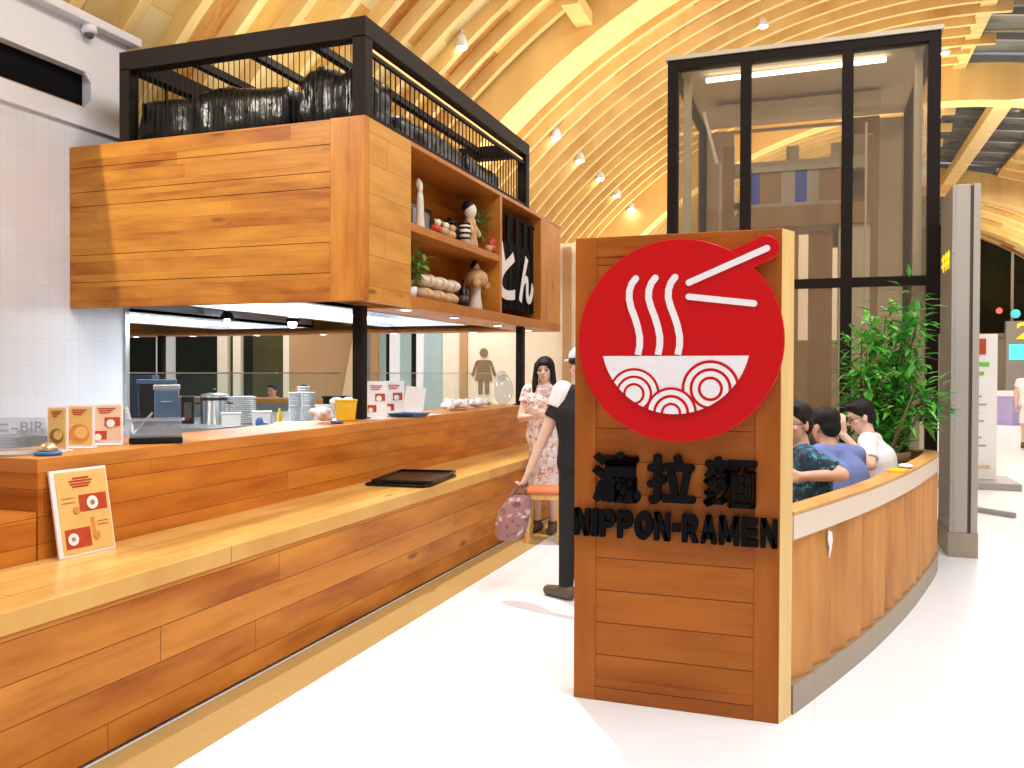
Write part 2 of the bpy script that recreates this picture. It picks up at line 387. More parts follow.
def text_mesh(body, size, offset=0.0, extrude=.01, bevel=0):
    """returns a bmesh of the lettering in its own XY plane, extruded along z"""
    cu = bpy.data.curves.new('lettering', 'FONT'); cu.body = body; cu.size = size; cu.offset = offset; cu.extrude = extrude; cu.bevel_depth = bevel
    o = bpy.data.objects.new('lettering', cu); link(o); bpy.context.view_layer.update()
    me = bpy.data.meshes.new_from_object(o.evaluated_get(bpy.context.evaluated_depsgraph_get()))
    bm = bmesh.new(); bm.from_mesh(me); bpy.data.objects.remove(o); bpy.data.curves.remove(cu); bpy.data.meshes.remove(me)
    return bm
def fit_text(body, u0, u1, v0, v1, f, d0, d1, offset=0.0):
    """lettering squeezed into the rectangle u0..u1, v0..v1; f(u, v, w) -> 3-D, w from d0 to d1"""
    bm = text_mesh(body, 1.0, offset)
    xs = [v.co.x for v in bm.verts]; ys = [v.co.y for v in bm.verts]; zs = [v.co.z for v in bm.verts]
    a, b, c, d, e, h = min(xs), max(xs), min(ys), max(ys), min(zs), max(zs)
    for v in bm.verts:
        v.co = f(u0 + (v.co.x - a) / (b - a) * (u1 - u0), v0 + (v.co.y - c) / (d - c) * (v1 - v0), d0 + (v.co.z - e) / (h - e) * (d1 - d0))
    g = G(); g.bm.free(); g.bm = bm; return g
def bold_text(body, u0, u1, v0, v1, f, d0, d1, offset, fat):
    g = G(); dd = 0
    for a, b in ((0, 0), (-1, 0), (1, 0), (0, -1), (0, 1)):
        h = fit_text(body, u0 + fat, u1 - fat, v0 + fat, v1 - fat, lambda u, v, w: f(u + a * fat, v + b * fat, w), d0, d1 - dd, offset)
        me = bpy.data.meshes.new('lettering'); h.bm.to_mesh(me); h.bm.free(); g.bm.from_mesh(me); bpy.data.meshes.remove(me); dd += .0004
    return g
XZ = lambda y: (lambda u, v, w: Vector((u, y - w, v)))          # faces -Y, w grows towards the viewer
YZ = lambda x: (lambda u, v, w: Vector((x + w, u, v)))          # faces +X

# ------------------------------------------------------------------ camera
cam = bpy.data.cameras.new('camera'); co = link(bpy.data.objects.new('camera', cam))
cam.sensor_width = 36; cam.lens = 36 * 862.658 / 1024; cam.clip_end = 200; cam.clip_start = .05
ya, pi_, ro = (math.radians(a) for a in (19.49, .779, .198))
co.location = (0, 0, 1.5)
co.matrix_world = Matrix.Translation((0, 0, 1.5)) @ Matrix.Rotation(ya, 4, 'Z') @ Matrix.Rotation(PI / 2 - pi_, 4, 'X') @ Matrix.Rotation(ro, 4, 'Z')
SC.camera = co

# ------------------------------------------------------------------ setting: floor, walls, vault
struct('floor', G().box(-18, 14, -5, 50, -.1, 0), M['floor'])
struct('trim_1', G().box(-2.585, -2.284, -1, 14, 0, .003), M['floor_tan'])
VX, VZ, VR = 2.764, -2.642, 11.661
def arc(x, r=VR): return math.sqrt(max(r * r - (x - VX) ** 2, 0)) + VZ
def arc_pts(xa, xb, r, n):
    aa, ab = math.asin((xa - VX) / VR), math.asin((xb - VX) / VR)
    return [(VX + r * math.sin(aa + (ab - aa) * i / n), VZ + r * math.cos(aa + (ab - aa) * i / n), (aa + (ab - aa) * i / n) * VR) for i in range(n + 1)]
def vault_piece(name, xa, xb, ya_, yb_, n=40, th=.12):
    g = G(); pin, pout = arc_pts(xa, xb, VR + .16, n), arc_pts(xa, xb, VR + .16 + th, n)
    uv = g.bm.loops.layers.uv.new('uv')
    def quad(P):
        f = g.bm.faces.new([g.bm.verts.new(p[:3]) for p in P])
        for l, p in zip(f.loops, P): l[uv].uv = p[3]
    for i in range(n):
        a, b, c, d = pin[i], pin[i + 1], pout[i], pout[i + 1]
        quad([(a[0], ya_, a[1], (a[2], ya_)), (a[0], yb_, a[1], (a[2], yb_)), (b[0], yb_, b[1], (b[2], yb_)), (b[0], ya_, b[1], (b[2], ya_))])
        quad([(c[0], ya_, c[1], (0, 0)), (d[0], ya_, d[1], (0, 1)), (d[0], yb_, d[1], (1, 1)), (c[0], yb_, c[1], (1, 0))])
    return tag(obj(name, g, M['vault'], recalc=False), kind='structure')
vault_piece('ceiling', -7.0, 3.25, -4, 49)
vault_piece('ceiling.001', 6.0, 13.2, -4, 49)
def arch(g, xa, xb, y0, y1, rin, rout, n):
    a, b = arc_pts(xa, xb, rin, n), arc_pts(xa, xb, rout, n)
    P = [[g.bm.verts.new((p[0], y, p[1])) for p in pts] for pts in (a, b) for y in (y0, y1)]
    for i in range(n):
        for A, B in ((P[0], P[1]), (P[1], P[3]), (P[3], P[2]), (P[2], P[0])):
            g.face([A[i], A[i + 1], B[i + 1], B[i]])
    for i in (0, n): g.face([P[0][i], P[1][i], P[3][i], P[2][i]])
    return g
k = 0; y = 5.28
while y < 46:
    if not any(a - .14 < y < b + .05 for a, b in ((12.95, 13.75), (24.0, 24.6), (35.6, 36.2))):
        e = 3.2 + (.55 if k % 3 == 0 else 0) + random.uniform(-.1, .15)
        struct('ceiling_beam', arch(G(), -7.0, e, y, y + .115, VR - .03, VR + .2, 22 if y < 25 else 14), M['rib'])
    k += 1; y += .62
for i, y in enumerate([26 + 1.24 * j for j in range(16)]):
    struct('ceiling_beam', arch(G(), 6.0, 13.0, y, y + .12, VR - .03, VR + .2, 12), M['rib'])
for (y0, y1, ri) in ((12.95, 13.75, 11.12), (24.0, 24.6, 10.95), (35.6, 36.2, 10.95)):
    struct('ceiling_arch_beam', arch(G(), -7.0, 13.0, y0, y1, ri, VR + .2, 48), M['arch'])
struct('ceiling_edge_beam', G().box(4.28, 4.72, 24.6, 35.6, 8.45, 8.75), M['arch'])
struct('ceiling_edge_beam', G().box(3.1, 3.4, -4, 49, 9.08, 9.3), M['arch'])
struct('ceiling_purlin_beam', G().bar((-3.42, 12.1, arc(-3.42) - .32), (-3.42, 12.95, arc(-3.42) - .32), .26, .2), M['arch'])
# skylight over the crown: gray panes with dark bars
for i, (a, b) in enumerate(((-4, 12.8), (13.7, 24.0), (24.6, 35.6), (36.2, 49))):
    g = G(); p = arc_pts(3.2, 6.1, VR + .45, 4)
    for j in range(4): g.quad((p[j][0], a, p[j][1]), (p[j][0], b, p[j][1]), (p[j + 1][0], b, p[j + 1][1]), (p[j + 1][0], a, p[j + 1][1]))
    struct('window_%d' % (i + 1), g, M['skyglass'])
    g = G(); n = max(1, int((b - a) / 1.3))
    for j in range(n + 1):
        yy = a + (b - a) * j / n; g.bar((3.2, yy, 9.35), (6.1, yy, 8.95), .1, .16)
    struct('window_frame', g, M['steel_dark'])
# left wall: tiles below, projecting white bulkhead with a dark slot above
struct('wall_left', G().box(-6.3, -6.005, -2, 6.30, 0, 3.60), M['tile_wall'])
WB = -5.965
g = G()
g.box(-6.1, WB, -2, 6.28, 4.075, 4.46).box(-6.1, WB, -2, 6.28, 3.60, 3.765).box(-6.1, WB, 5.87, 6.28, 3.765, 4.075)
struct('wall_left_upper', g, M['wall_white'])
struct('wall_left_recess', G().box(-6.09, -6.06, -2, 5.868, 3.767, 4.073), M['blackmatte'])
struct('wall_left_recess_sill', G().box(-6.06, WB - .002, -2, 5.866, 3.767, 3.774), M['brown'])
g = G().prism([(5.87, 3.767), (5.80, 3.767), (5.868, 3.84)], YZ(WB - .03), 0, .029).prism([(5.87, 4.073), (5.868, 4.0), (5.80, 4.073)], YZ(WB - .03), 0, .029)
struct('wall_left_recess_corner', g, M['wall_white'])
g = G().box(-6.2, -5.86, -2, 6.36, 4.46, 4.54)
struct('trim_2', g, M['wall_white'], bevel=.01)
struct('trim_3', G().box(-6.02, -5.985, 6.28, 6.33, 0, 3.6), M['steel'])
# restroom wall and glazed wall far behind the kitchen
struct('wall_back', G().box(-7.15, 1.6, 16, 16.2, 0, 3.98), M['beige'])
for x0, x1 in ((-6.76, -6.60), (-4.62, -4.46)): struct('trim_4', G().box(x0, x1, 15.94, 16.02, 0, 3.9), M['brown'])
struct('wall_back_lower_ceiling', G().box(-18, -6.95, 6.6, 16, 3.55, 3.7), M['wall_white'])
segs = [(-16, -14.32, 'dark_glass'), (-14.32, -13.85, 'post_white'), (-13.85, -12.62, 'dark_glass'), (-12.62, -12.35, 'beige'), (-12.35, -12.2, 'olive_glass'), (-12.2, -12.0, 'beige'),
        (-12.0, -11.75, 'dark_glass'), (-11.75, -10.9, 'olive_glass'), (-10.9, -10.75, 'beige'), (-10.75, -9.0, 'brown'), (-9.0, -8.78, 'teal_glass'), (-8.78, -8.62, 'brown'), (-8.62, -8.46, 'teal_glass'), (-8.46, -8.33, 'dark_glass'),
        (-8.33, -8.14, 'post_white'), (-8.14, -7.88, 'teal_glass'), (-7.88, -7.72, 'dark_glass'), (-7.72, -7.6, 'post_white'), (-7.6, -7.15, 'teal_glass')]
nw = 5
for x0, x1, mm in segs:
    if 'glass' in mm:
        struct('window_%d' % nw, G().box(x0, x1, 16.05, 16.1, .1, 3.6), M[mm]); nw += 1
    else: struct('wall_back_post', G().box(x0, x1, 15.95, 16.12, 0, 3.6), M[mm])
g = G().prism([(-9.6, 0), (-8.95, 0), (-8.95, 2.6), (-9.05, 2.6)], XZ(15.9), 0, .05)
struct('wall_back_brace', g, pbr('pale_brace', (.62, .46, .27), .6))
# hall end far right: dark windows under an arch of wall
struct('wall_end', G().box(1, 14, 48.0, 48.2, 0, 3.4), pbr('gray_end_wall', (.44, .40, .38), .5))
for i in range(7):
    x0 = 3 + 1.5 * i
    struct('window_%d' % (nw + i), G().box(x0, x0 + 1.38, 48.05, 48.1, 3.4, 8.9), M['dark_glass'])
    struct('window_frame', G().box(x0 + 1.38, x0 + 1.5, 47.9, 48.1, 0, 8.9), M['gray_light'])
struct('window_frame', G().box(2.9, 14, 47.85, 48.05, 3.3, 3.5), M['gray_light'])

# ------------------------------------------------------------------ bench and counter
Y0, Y1 = 1.2, 9.62
t = thing('wooden_bench', 'long low wooden plank bench running along the foot of the counter', 'bench', (-2.9, 5, 0))
obj('front_panel', G().box(-2.64, -2.592, Y0 - 2.2, Y1, .02, .60), M['w_side'], t)
obj('seat_board', G().box(-3.165, -2.585, Y0 - 2.2, Y1, .60, .681), M['w_top'], t, bevel=.004)
obj('plinth', G().box(-3.16, -2.65, Y0 - 2.2, Y1, 0, .06), M['blackmatte'], t)
t = thing('service_counter', 'tall wooden kitchen counter behind the bench, under the boxed canopy', 'counter', (-3.4, 6, 0))
obj('front_panel', G().box(-3.24, -3.166, 2.82, 9.635, .0, 1.055).box(-3.66, -3.24, 2.82, 2.87, .0, 1.055), M['w_counter'], t)
obj('countertop', G().box(-3.70, -3.163, 2.815, 9.64, 1.055, 1.12), wood('counter_top_edge', 'y', 'z', (.46, .16, .03), (.58, .22, .045), (3, .3), gap=0, shift=.4), t, bevel=.004)
obj('inner_panel', G().box(-3.68, -3.6, 2.88, 9.6, 0, 1.055), M['steel_dark'], t)
t = thing('low_counter', 'lower wooden ledge left of the tall counter with a black box on it', 'counter', (-3.5, 1.6, 0))
obj('front_panel', G().box(-4.08, -3.168, -1, 2.812, 0, .85), M['w_counter'], t)
obj('ledge_board', G().box(-4.1, -3.166, -1, 2.812, .85, .89), M['w_counter'], t)
o = obj('black_box', G().box(-3.72, -3.42, 2.22, 2.52, .892, 1.05), M['blackgloss'], bevel=.01, origin=(-3.57, 2.37, .892))
tag(o, 'small black box sitting on the lower ledge at the counter end', 'box')
for yy, nm in ((6.135, 'steel_post'),): pass
def post(x, y, z0, z1, label, w=.085):
    o = obj('canopy_post', G().box(x - w / 2, x + w / 2, y - w / 2, y + w / 2, z0, z1).box(x - w / 2 - .02, x + w / 2 + .02, y - w / 2 - .02, y + w / 2 + .02, z0, z0 + .012), M['black'], origin=(x, y, z0)); tag(o, label, 'post')
post(-3.47, 6.135, 1.12, 2.03, 'black steel post on the counter beside the yellow tub')
post(-3.27, 9.53, 1.12, 2.03, 'black steel post at the far end of the counter')
post(-9.32, 10.5, 1.12, 2.03, 'black steel post standing on the far side counter')
def guard(y0, y1, label):
    t = thing('glass_guard', label, 'glass guard', (-3.6, (y0 + y1) / 2, 1.12))
    obj('glass_pane', G().box(-3.604, -3.596, y0, y1, 1.125, 1.485), M['glass'], t)
    obj('top_edge', G().box(-3.608, -3.592, y0, y1, 1.485, 1.493), M['steel'], t)
guard(3.8, 6.05, 'clear glass sneeze guard left of the middle black post')
guard(6.24, 9.45, 'clear glass sneeze guard right of the middle black post')

# ------------------------------------------------------------------ canopy over the kitchen
t = thing('wooden_canopy', 'big plank-clad wooden box canopy hanging over the kitchen counter', 'canopy', (-4.6, 8, 2.03))
g = G(); zz = (2.03, 2.245, 2.475, 2.885, 3.005, 3.21, 3.398)
for a, b in zip(zz, zz[1:]): g.box(-6.0, -3.462, 5.675, 5.73, a + .003, b - .003)
g.box(-6.0, -3.462, 5.69, 5.73, 2.031, 3.397)
obj('front_panel', g, M['w_front'], t)
obj('corner_board', G().box(-3.46, -3.165, 5.666, 5.73, 2.03, 3.40), M['w_vert'], t, bevel=.004)
obj('side_panel', G().box(-3.23, -3.165, 5.732, 6.435, 2.03, 3.398), M['w_pale_side'], t)
obj('back_panel', G().box(-3.72, -3.66, 5.74, 10.8, 2.13, 3.38), M['w_side'], t)
obj('shelf', G().box(-3.66, -3.165, 6.435, 10.82, 2.03, 2.13), M['w_shelf'], t, bevel=.004)
obj('shelf', G().box(-3.66, -3.168, 6.435, 8.55, 2.665, 2.735), M['w_shelf'], t, bevel=.004)
obj('shelf', G().box(-3.66, -3.165, 6.435, 10.82, 3.36, 3.40), M['w_shelf'], t, bevel=.004)
obj('divider', G().box(-3.66, -3.165, 8.55, 8.61, 2.13, 3.36), M['w_verty'], t)
obj('end_panel', G().box(-3.66, -3.168, 9.98, 10.82, 2.13, 3.36), M['w_verty'], t)
obj('rear_panel', G().box(-10.4, -3.66, 10.76, 10.82, 2.03, 3.39), M['w_front'], t)
obj('rear_soffit', G().box(-10.4, -3.66, 10.35, 10.76, 2.03, 2.07), M['w_shelf'], t)
obj('roof_deck', G().box(-6.0, -3.72, 5.74, 10.76, 3.34, 3.385).box(-10.4, -6.0, 6.4, 10.76, 3.34, 3.385), M['blackmatte'], t)
obj('inner_ceiling', G().box(-6.0, -3.72, 5.74, 10.35, 2.42, 2.46).box(-10.4, -6.0, 6.4, 10.35, 2.42, 2.46), M['steel_dark'], t)
def hood(x0, x1, y0, y1, label):
    t = thing('range_hood', label, 'hood', ((x0 + x1) / 2, (y0 + y1) / 2, 2.08))
    g = G(); z0, z1 = 2.08, 2.40; i = .1
    g.box(x0, x1, y0, y0 + .03, z0, z1).box(x0, x1, y1 - .03, y1, z0, z1).box(x0, x0 + .03, y0, y1, z0, z1).box(x1 - .03, x1, y0, y1, z0, z1)
    g.box(x0, x0 + i, y0, y1, z0, z0 + .03).box(x1 - i, x1, y0, y1, z0, z0 + .03)
    obj('hood_shell', g, M['steel'], t)
    obj('baffle', G().box(x0 + .03, x1 - .03, y0 + .03, y1 - .03, 2.22, 2.25), M['steel'], t)
    obj('light_tube', G().box(x0 + .22, x0 + .30, y0 + .1, y1 - .1, 2.12, 2.16), M['led'], t)
    obj('light_tube', G().box(x1 - .30, x1 - .22, y0 + .1, y1 - .1, 2.12, 2.16), M['led'], t)
hood(-5.35, -4.0, 5.95, 9.9, 'long stainless range hood with bright tubes inside the canopy')
hood(-7.9, -6.3, 6.6, 9.9, 'second stainless range hood deeper inside the kitchen behind the first')
def downlight(x, y, label, mat='spot_soft', r=.05):
    t = thing('downlight', label, 'ceiling light', (x, y, 2.03), group='downlights under the canopy')
    obj('trim_ring', G().lathe([(r + .018, 0), (r + .018, -.012), (r, -.012), (r, 0)], (x, y, 2.03)), M['white'], t, smooth=True)
    obj('lens', G().lathe([(1e-6, -.014), (r * .7, -.012), (r, -.004)], (x, y, 2.03)), M[mat], t, smooth=True)
for x, y, w in ((-3.28, 6.58, 'first downlight from the near corner under the shelf bay'), (-3.30, 7.66, 'second downlight from the near corner under the shelf bay'), (-3.38, 9.07, 'third downlight from the near corner, under the black cloth'), (-3.40, 10.2, 'downlight at the far corner of the canopy underside')): downlight(x, y, w)
for x, w in ((-9.85, 'leftmost downlight of the far canopy edge'), (-8.79, 'far canopy edge downlight second from the left'), (-7.66, 'far canopy edge downlight third from the left'), (-6.55, 'far canopy edge downlight left of the middle post'), (-5.44, 'far canopy edge downlight right of the middle post'), (-4.28, 'rightmost downlight of the far canopy edge')): downlight(x, 10.55, w)
t = thing('kitchen_spotlight', 'bluish white spotlight under the hood left of the middle post', 'spotlight', (-5.75, 8.6, 2.1))
obj('lamp_housing', G().cyl((-5.75, 8.6, 2.12), (-5.75, 8.6, 2.41), .03).lathe([(.03, .12), (.07, .06), (.075, .02)], (-5.75, 8.6, 2.05)), M['black'], t)
obj('bulb', G().ell((-5.75, 8.6, 2.055), .05), M['led_blue'], t, smooth=True)
t = thing('kitchen_spotlight', 'smaller white spotlight under the hood near the steel bar', 'spotlight', (-6.12, 7.9, 2.1))
obj('lamp_housing', G().cyl((-6.12, 7.9, 2.12), (-6.12, 7.9, 2.41), .03).lathe([(.03, .12), (.07, .06), (.075, .02)], (-6.12, 7.9, 2.05)), M['black'], t)
obj('bulb', G().ell((-6.12, 7.9, 2.06), .03), M['led_blue'], t, smooth=True)

# black cage on the canopy roof
t = thing('steel_cage', 'black barred steel cage standing on top of the wooden canopy', 'cage', (-4.3, 7.6, 3.4))
X0, X1, YA, YB, ZA, ZB = -5.48, -3.175, 5.69, 9.55, 3.40, 4.14
w = .11
for x, y, z in ((X0, YA, .10), (X1 - w, YA, w), (X1 - w, YB - w, w), (X0, YB - w, w)): obj('post', G().box(x, x + z, y, y + z, ZA, ZB - .14), M['black'], t)
obj('top_rail', G().box(X0, X1, YA, YA + .12, ZB - .15, ZB), M['black'], t)
obj('top_rail', G().box(X0, X1, YB - .12, YB, ZB - .15, ZB), M['black'], t)
obj('top_rail', G().box(X1 - .12, X1, YA + .12, YB - .12, ZB - .14, ZB), M['black'], t)
obj('top_rail', G().box(X0, X0 + .12, YA + .12, YB - .12, ZB - .14, ZB), M['black'], t)
for i in range(1, 4):
    xx = X0 + (X1 - X0) * i / 4
    obj('crossbar', G().box(xx - .035, xx + .035, YA + .12, YB - .12, ZB - .1, ZB - .04), M['black'], t)
obj('base_rail', G().box(X1 - .05, X1 - .01, YA + .11, YB - .11, ZA + .002, ZA + .04), M['black'], t)
obj('base_rail', G().box(X0 + .01, X0 + .05, YA + .1, YB - .1, ZA + .002, ZA + .04), M['black'], t)
obj('bead_rail', G().box(X1 - .05, X1 - .02, YA + .11, YB - .11, ZB - .25, ZB - .22), M['black'], t)
n = 42
for i in range(1, n):
    yy = YA + .11 + (YB - YA - .22) * i / n
    obj('bar', G().cyl((X1 - .03, yy, ZA + .03), (X1 - .03, yy, ZB - .22), .0065, seg=6), M['black'], t)
n = 9
for i in range(1, n):
    yy = YA + .10 + (YB - YA - .2) * i / n
    obj('bar', G().cyl((X0 + .03, yy, ZA + .03), (X0 + .03, yy, ZB - .13), .011, seg=6), M['black'], t)
n = 42
for i in range(1, n):
    xx = X0 + .1 + (X1 - X0 - .2) * i / n
    obj('bar', G().cyl((xx, YA + .05, ZA + .002), (xx, YA + .05, ZB - .145), .0042, seg=6), M['black'], t)
obj('rope_light', G().tube([(X1 - .035, YA + .16 + (YB - YA - .32) * i / 30, ZB - .195) for i in range(31)], .008, 6), emis('warm_rope_light', (1, .62, .22), 1.2), t)
def bundle(x0, x1, y0, y1, z0, z1, label, seed):
    rr = random.Random(seed); g = G(); nx, ny = 22, 12
    def P(u, v):
        h = z0 + (z1 - z0) * (.90 + .07 * math.sin(u * 9 + seed) * math.cos(v * 5) + rr.uniform(-.03, .03))
        e = min(u, 1 - u, v, 1 - v)
        return Vector((x0 + (x1 - x0) * u, y0 + (y1 - y0) * v, h if e > .001 else h - .05))
    top = [[g.bm.verts.new(P(i / nx, j / ny)) for j in range(ny + 1)] for i in range(nx + 1)]
    for i in range(nx):
        for j in range(ny): g.face([top[i][j], top[i + 1][j], top[i + 1][j + 1], top[i][j + 1]])
    edge = [top[i][0] for i in range(nx + 1)] + [top[nx][j] for j in range(1, ny + 1)] + [top[i][ny] for i in range(nx - 1, -1, -1)] + [top[0][j] for j in range(ny - 1, 0, -1)]
    prev = edge
    for lv in (.66, .33, 0):
        ring = []
        for v in edge:
            c = Vector(((x0 + x1) / 2, (y0 + y1) / 2, 0)); d = (Vector((v.co.x, v.co.y, 0)) - c).normalized() * rr.uniform(-.035, .03)
            ring.append(g.bm.verts.new((v.co.x + d.x, v.co.y + d.y, z0 + (z1 - z0 - .06) * lv)))
        for i in range(len(edge)): g.face([prev[i], prev[(i + 1) % len(edge)], ring[(i + 1) % len(edge)], ring[i]])
        prev = ring
    g.face(prev)
    o = obj('wrapped_bundle', g, M['wrap'], origin=((x0 + x1) / 2, (y0 + y1) / 2, z0), smooth=True); tag(o, label, 'wrapped bundle')
bundle(-5.40, -3.97, 5.86, 7.0, 3.405, 3.86, 'long bundle wrapped in shiny black plastic at the front of the cage', 3)
bundle(-3.86, -3.34, 5.88, 6.45, 3.405, 3.92, 'black wrapped bundle in the near right corner of the cage', 5)
bundle(-3.9, -3.35, 6.55, 8.0, 3.405, 3.74, 'black wrapped bundle along the cage side behind the corner one', 8)
bundle(-3.9, -3.35, 8.08, 9.0, 3.405, 3.73, 'black wrapped bundle at the far end of the cage', 11)

# ------------------------------------------------------------------ things on the canopy shelves
SX = -3.36
def doll(x, y, z, h, robe, head, label, cat='figurine', hairm='hair', fat=1.0, arms=True, hsc=1.0):
    t = thing('figurine', label, cat, (x, y, z), group='figurines on the canopy shelves')
    obj('body', G().lathe([(.20 * h * fat, 0), (.19 * h * fat, .1 * h), (.14 * h * fat, .35 * h), (.15 * h * fat, .5 * h), (.13 * h * fat, .66 * h), (.05 * h, .76 * h)], (x, y, z), 14), M[robe], t, smooth=True)
    hs = hsc; obj('head', G().ell((x, y, z + .86 * h), (.11 * h * fat * hs, .11 * h * fat * hs, .14 * h * hs)), M[head], t, smooth=True)
    obj('hair', G().ell((x - .035 * h * hs, y, z + (.86 + .07 * hs) * h), (.115 * h * fat * hs, .12 * h * fat * hs, .11 * h * hs)), M[hairm], t, smooth=True)
    if arms:
        for s in (-1, 1): obj('sleeve', G().cap((x, y + s * .1 * h * fat, z + .64 * h), (x + .10 * h, y + s * .24 * h * fat, z + .36 * h), .05 * h, .08 * h, 10), M[robe], t, smooth=True)
    return t
doll(-3.33, 6.95, 2.738, .46, 'figcream', 'figcream', 'tall slim cream statue at the near end of the upper shelf', fat=.5, hairm='figcream', arms=False)
def blob_fig(name, label, y, z, r, c1, c2, x=SX):
    t = thing(name, label, 'figurine', (x, y, z), group='figurines on the canopy shelves')
    obj('body', G().ell((x, y, z + r * .85), (r, r, r * .85)), M[c1], t, smooth=True)
    obj('head', G().ell((x + .02, y, z + r * 1.9), r * .62).cap((x, y - r * .35, z + r * 2.3), (x, y - r * .4, z + r * 2.6), r * .16, r * .05, 8).cap((x, y + r * .35, z + r * 2.3), (x, y + r * .4, z + r * 2.6), r * .16, r * .05, 8), M[c2], t, smooth=True)
blob_fig('cat_figurine', 'small red and white figurine at the foot of the tall statue', 7.05, 2.738, .05, 'figred', 'figcream', -3.22)
blob_fig('cat_figurine', 'small tan figurine in front of the picture frame', 7.22, 2.738, .05, 'figtan', 'figcream', -3.22)
blob_fig('cat_figurine', 'small tan figurine left of the black jar', 7.50, 2.738, .06, 'figtan', 'figtan', -3.28)
t = thing('picture_frame', 'dark picture frame leaning at the back of the upper shelf', 'picture frame', (-3.5, 7.22, 2.738))
obj('frame', G().box(-3.56, -3.53, 7.16, 7.62, 2.739, 3.06), M['blackgloss'], t, bevel=.006)
obj('picture', G().box(-3.53, -3.527, 7.21, 7.57, 2.78, 3.02), pbr('gray_picture', (.28, .28, .30), .2, var=.5, scale=12), t)
t = thing('lidded_jar', 'black jar with a lid beside the big-headed doll', 'jar', (-3.45, 7.86, 2.738))
obj('body', G().lathe([(.08, 0), (.105, .05), (.105, .17), (.07, .22)], (-3.45, 7.86, 2.738)), M['blackgloss'], t, smooth=True)
obj('lid', G().lathe([(.075, .222), (.07, .25), (.02, .265), (.02, .29)], (-3.45, 7.86, 2.738)), M['blackgloss'], t, smooth=True)
t = thing('striped_cup', 'white cup with black rings in front of the doll', 'cup', (-3.22, 7.72, 2.738))
g = G(); g.lathe([(.05, 0), (.055, .20), (.047, .20), (.043, .01)], (-3.22, 7.72, 2.738)); g.idx = 1
for z in (.04, .09, .14, .18): g.lathe([(.0565, z), (.0565, z + .02)], (-3.22, 7.72, 2.738))
obj('cup_body', g, [M['figcream'], M['blackgloss']], t, smooth=True)
doll(-3.30, 8.05, 2.738, .44, 'figtan', 'figcream', 'doll in a brown robe with a large white head', fat=.95, hsc=1.4)
blob_fig('cat_figurine', 'red figurine at the right end of the upper shelf', 8.44, 2.738, .065, 'figred', 'figred', -3.24)
blob_fig('cat_figurine', 'small red figurine between the doll and the shelf end', 8.31, 2.738, .045, 'figtan', 'figred', -3.2)
def bamboo(x, y, z, h, label, n, seed, spread=.16, leafm='leaf_y'):
    rr = random.Random(seed); t = thing('potted_bamboo', label, 'plant', (x, y, z), group='small bamboo plants')
    obj('pot', G().lathe([(.05, 0), (.062, .09), (.055, .09), (.045, .02)], (x, y, z)), M['white'], t, smooth=True)
    st = G(); lf = G()
    for i in range(n):
        a = rr.uniform(0, 2 * PI); q = rr.uniform(.2, 1) * spread; tip = Vector((x + q * math.cos(a) * .8 + .03, y + q * math.sin(a), z + h * rr.uniform(.6, 1)))
        tip.x = max(tip.x, -3.48); tip.y = min(max(tip.y, 6.56), 8.46)
        b = Vector((x, y, z + .08)); st.tube([b, b.lerp(tip, .5) + Vector((0, 0, .03)), tip], [.006, .004, .002], 5)
        for j in range(9):
            p = b.lerp(tip, rr.uniform(.3, 1)); d = Vector((rr.uniform(-.6, 1), rr.uniform(-1, 1), rr.uniform(-.7, .35))).normalized(); L = rr.uniform(.09, .15); e = p + d * L
            if e.x < -3.62 or (e.x < -3.15 and (e.y > 8.53 or e.y < 6.46 or e.z < z + .02)) or e.z > z + h: continue
            leaf(lf, p, d, L, .018)
    obj('stems', st, M['stem'], t); tag(obj('foliage', lf, M[leafm], t), kind='stuff')
def leaf(g, p, d, L, w):
    s = d.cross(Vector((0, 0, 1)))
    if s.length < .05: s = Vector((1, 0, 0))
    s.normalize(); u = s.cross(d)
    A = g.bm.verts.new(p); B = g.bm.verts.new(p + d * L * .4 + s * w + u * .004); Cc = g.bm.verts.new(p + d * L - u * L * .12); D = g.bm.verts.new(p + d * L * .4 - s * w + u * .004); m = g.bm.verts.new(p + d * L * .42 - u * .004)
    g.face([A, B, m]); g.face([B, Cc, m]); g.face([Cc, D, m]); g.face([D, A, m])
bamboo(-3.40, 8.36, 2.738, .52, 'leafy green plant at the right end of the upper shelf', 12, 2, .22)
bamboo(-3.28, 6.66, 2.133, .50, 'green bamboo sprig in a white pot on the lower shelf', 10, 4, .22)
bk = 0
for row in range(2):
    for i in range(3):
        yy = 7.04 + .27 * i + .05 * row; zz = 2.134 + .062 + row * .127
        t = thing('straw_bale', '%s straw bale of the %s row on the lower shelf' % (('nearest', 'middle', 'farthest')[i], ('bottom', 'top')[row]), 'bale', (SX + .02, yy, zz - .062), group='straw bales on the lower shelf')
        obj('bale', G().ell((SX + .02, yy, zz), (.10, .125, .062), seg=18), M['figcream' if row else 'straw'], t, smooth=True)
        for dy in (-.06, .06): obj('binding_rope', G().lathe([(.0555, -.008), (.0560, .008)], (SX + .02, yy + dy, zz), 16, Matrix(((1.62, 0, 0), (0, 0, 1), (0, .98, 0)))), M['figtan'], t)
t = thing('dark_bottle', 'black bottle standing beside the straw bales', 'bottle', (-3.34, 7.98, 2.132))
obj('glass_body', G().lathe([(.045, 0), (.05, .02), (.05, .17), (.018, .23), (.018, .29)], (-3.34, 7.98, 2.132)), M['blackgloss'], t, smooth=True)
obj('paper_label', G().lathe([(.0508, .06), (.0508, .13)], (-3.34, 7.98, 2.132)), M['gray_dark'], t, smooth=True)
t = doll(-3.33, 8.28, 2.133, .50, 'figcream', 'figcream', 'kimono lady figurine with black hair on the lower shelf', fat=.72, arms=False)
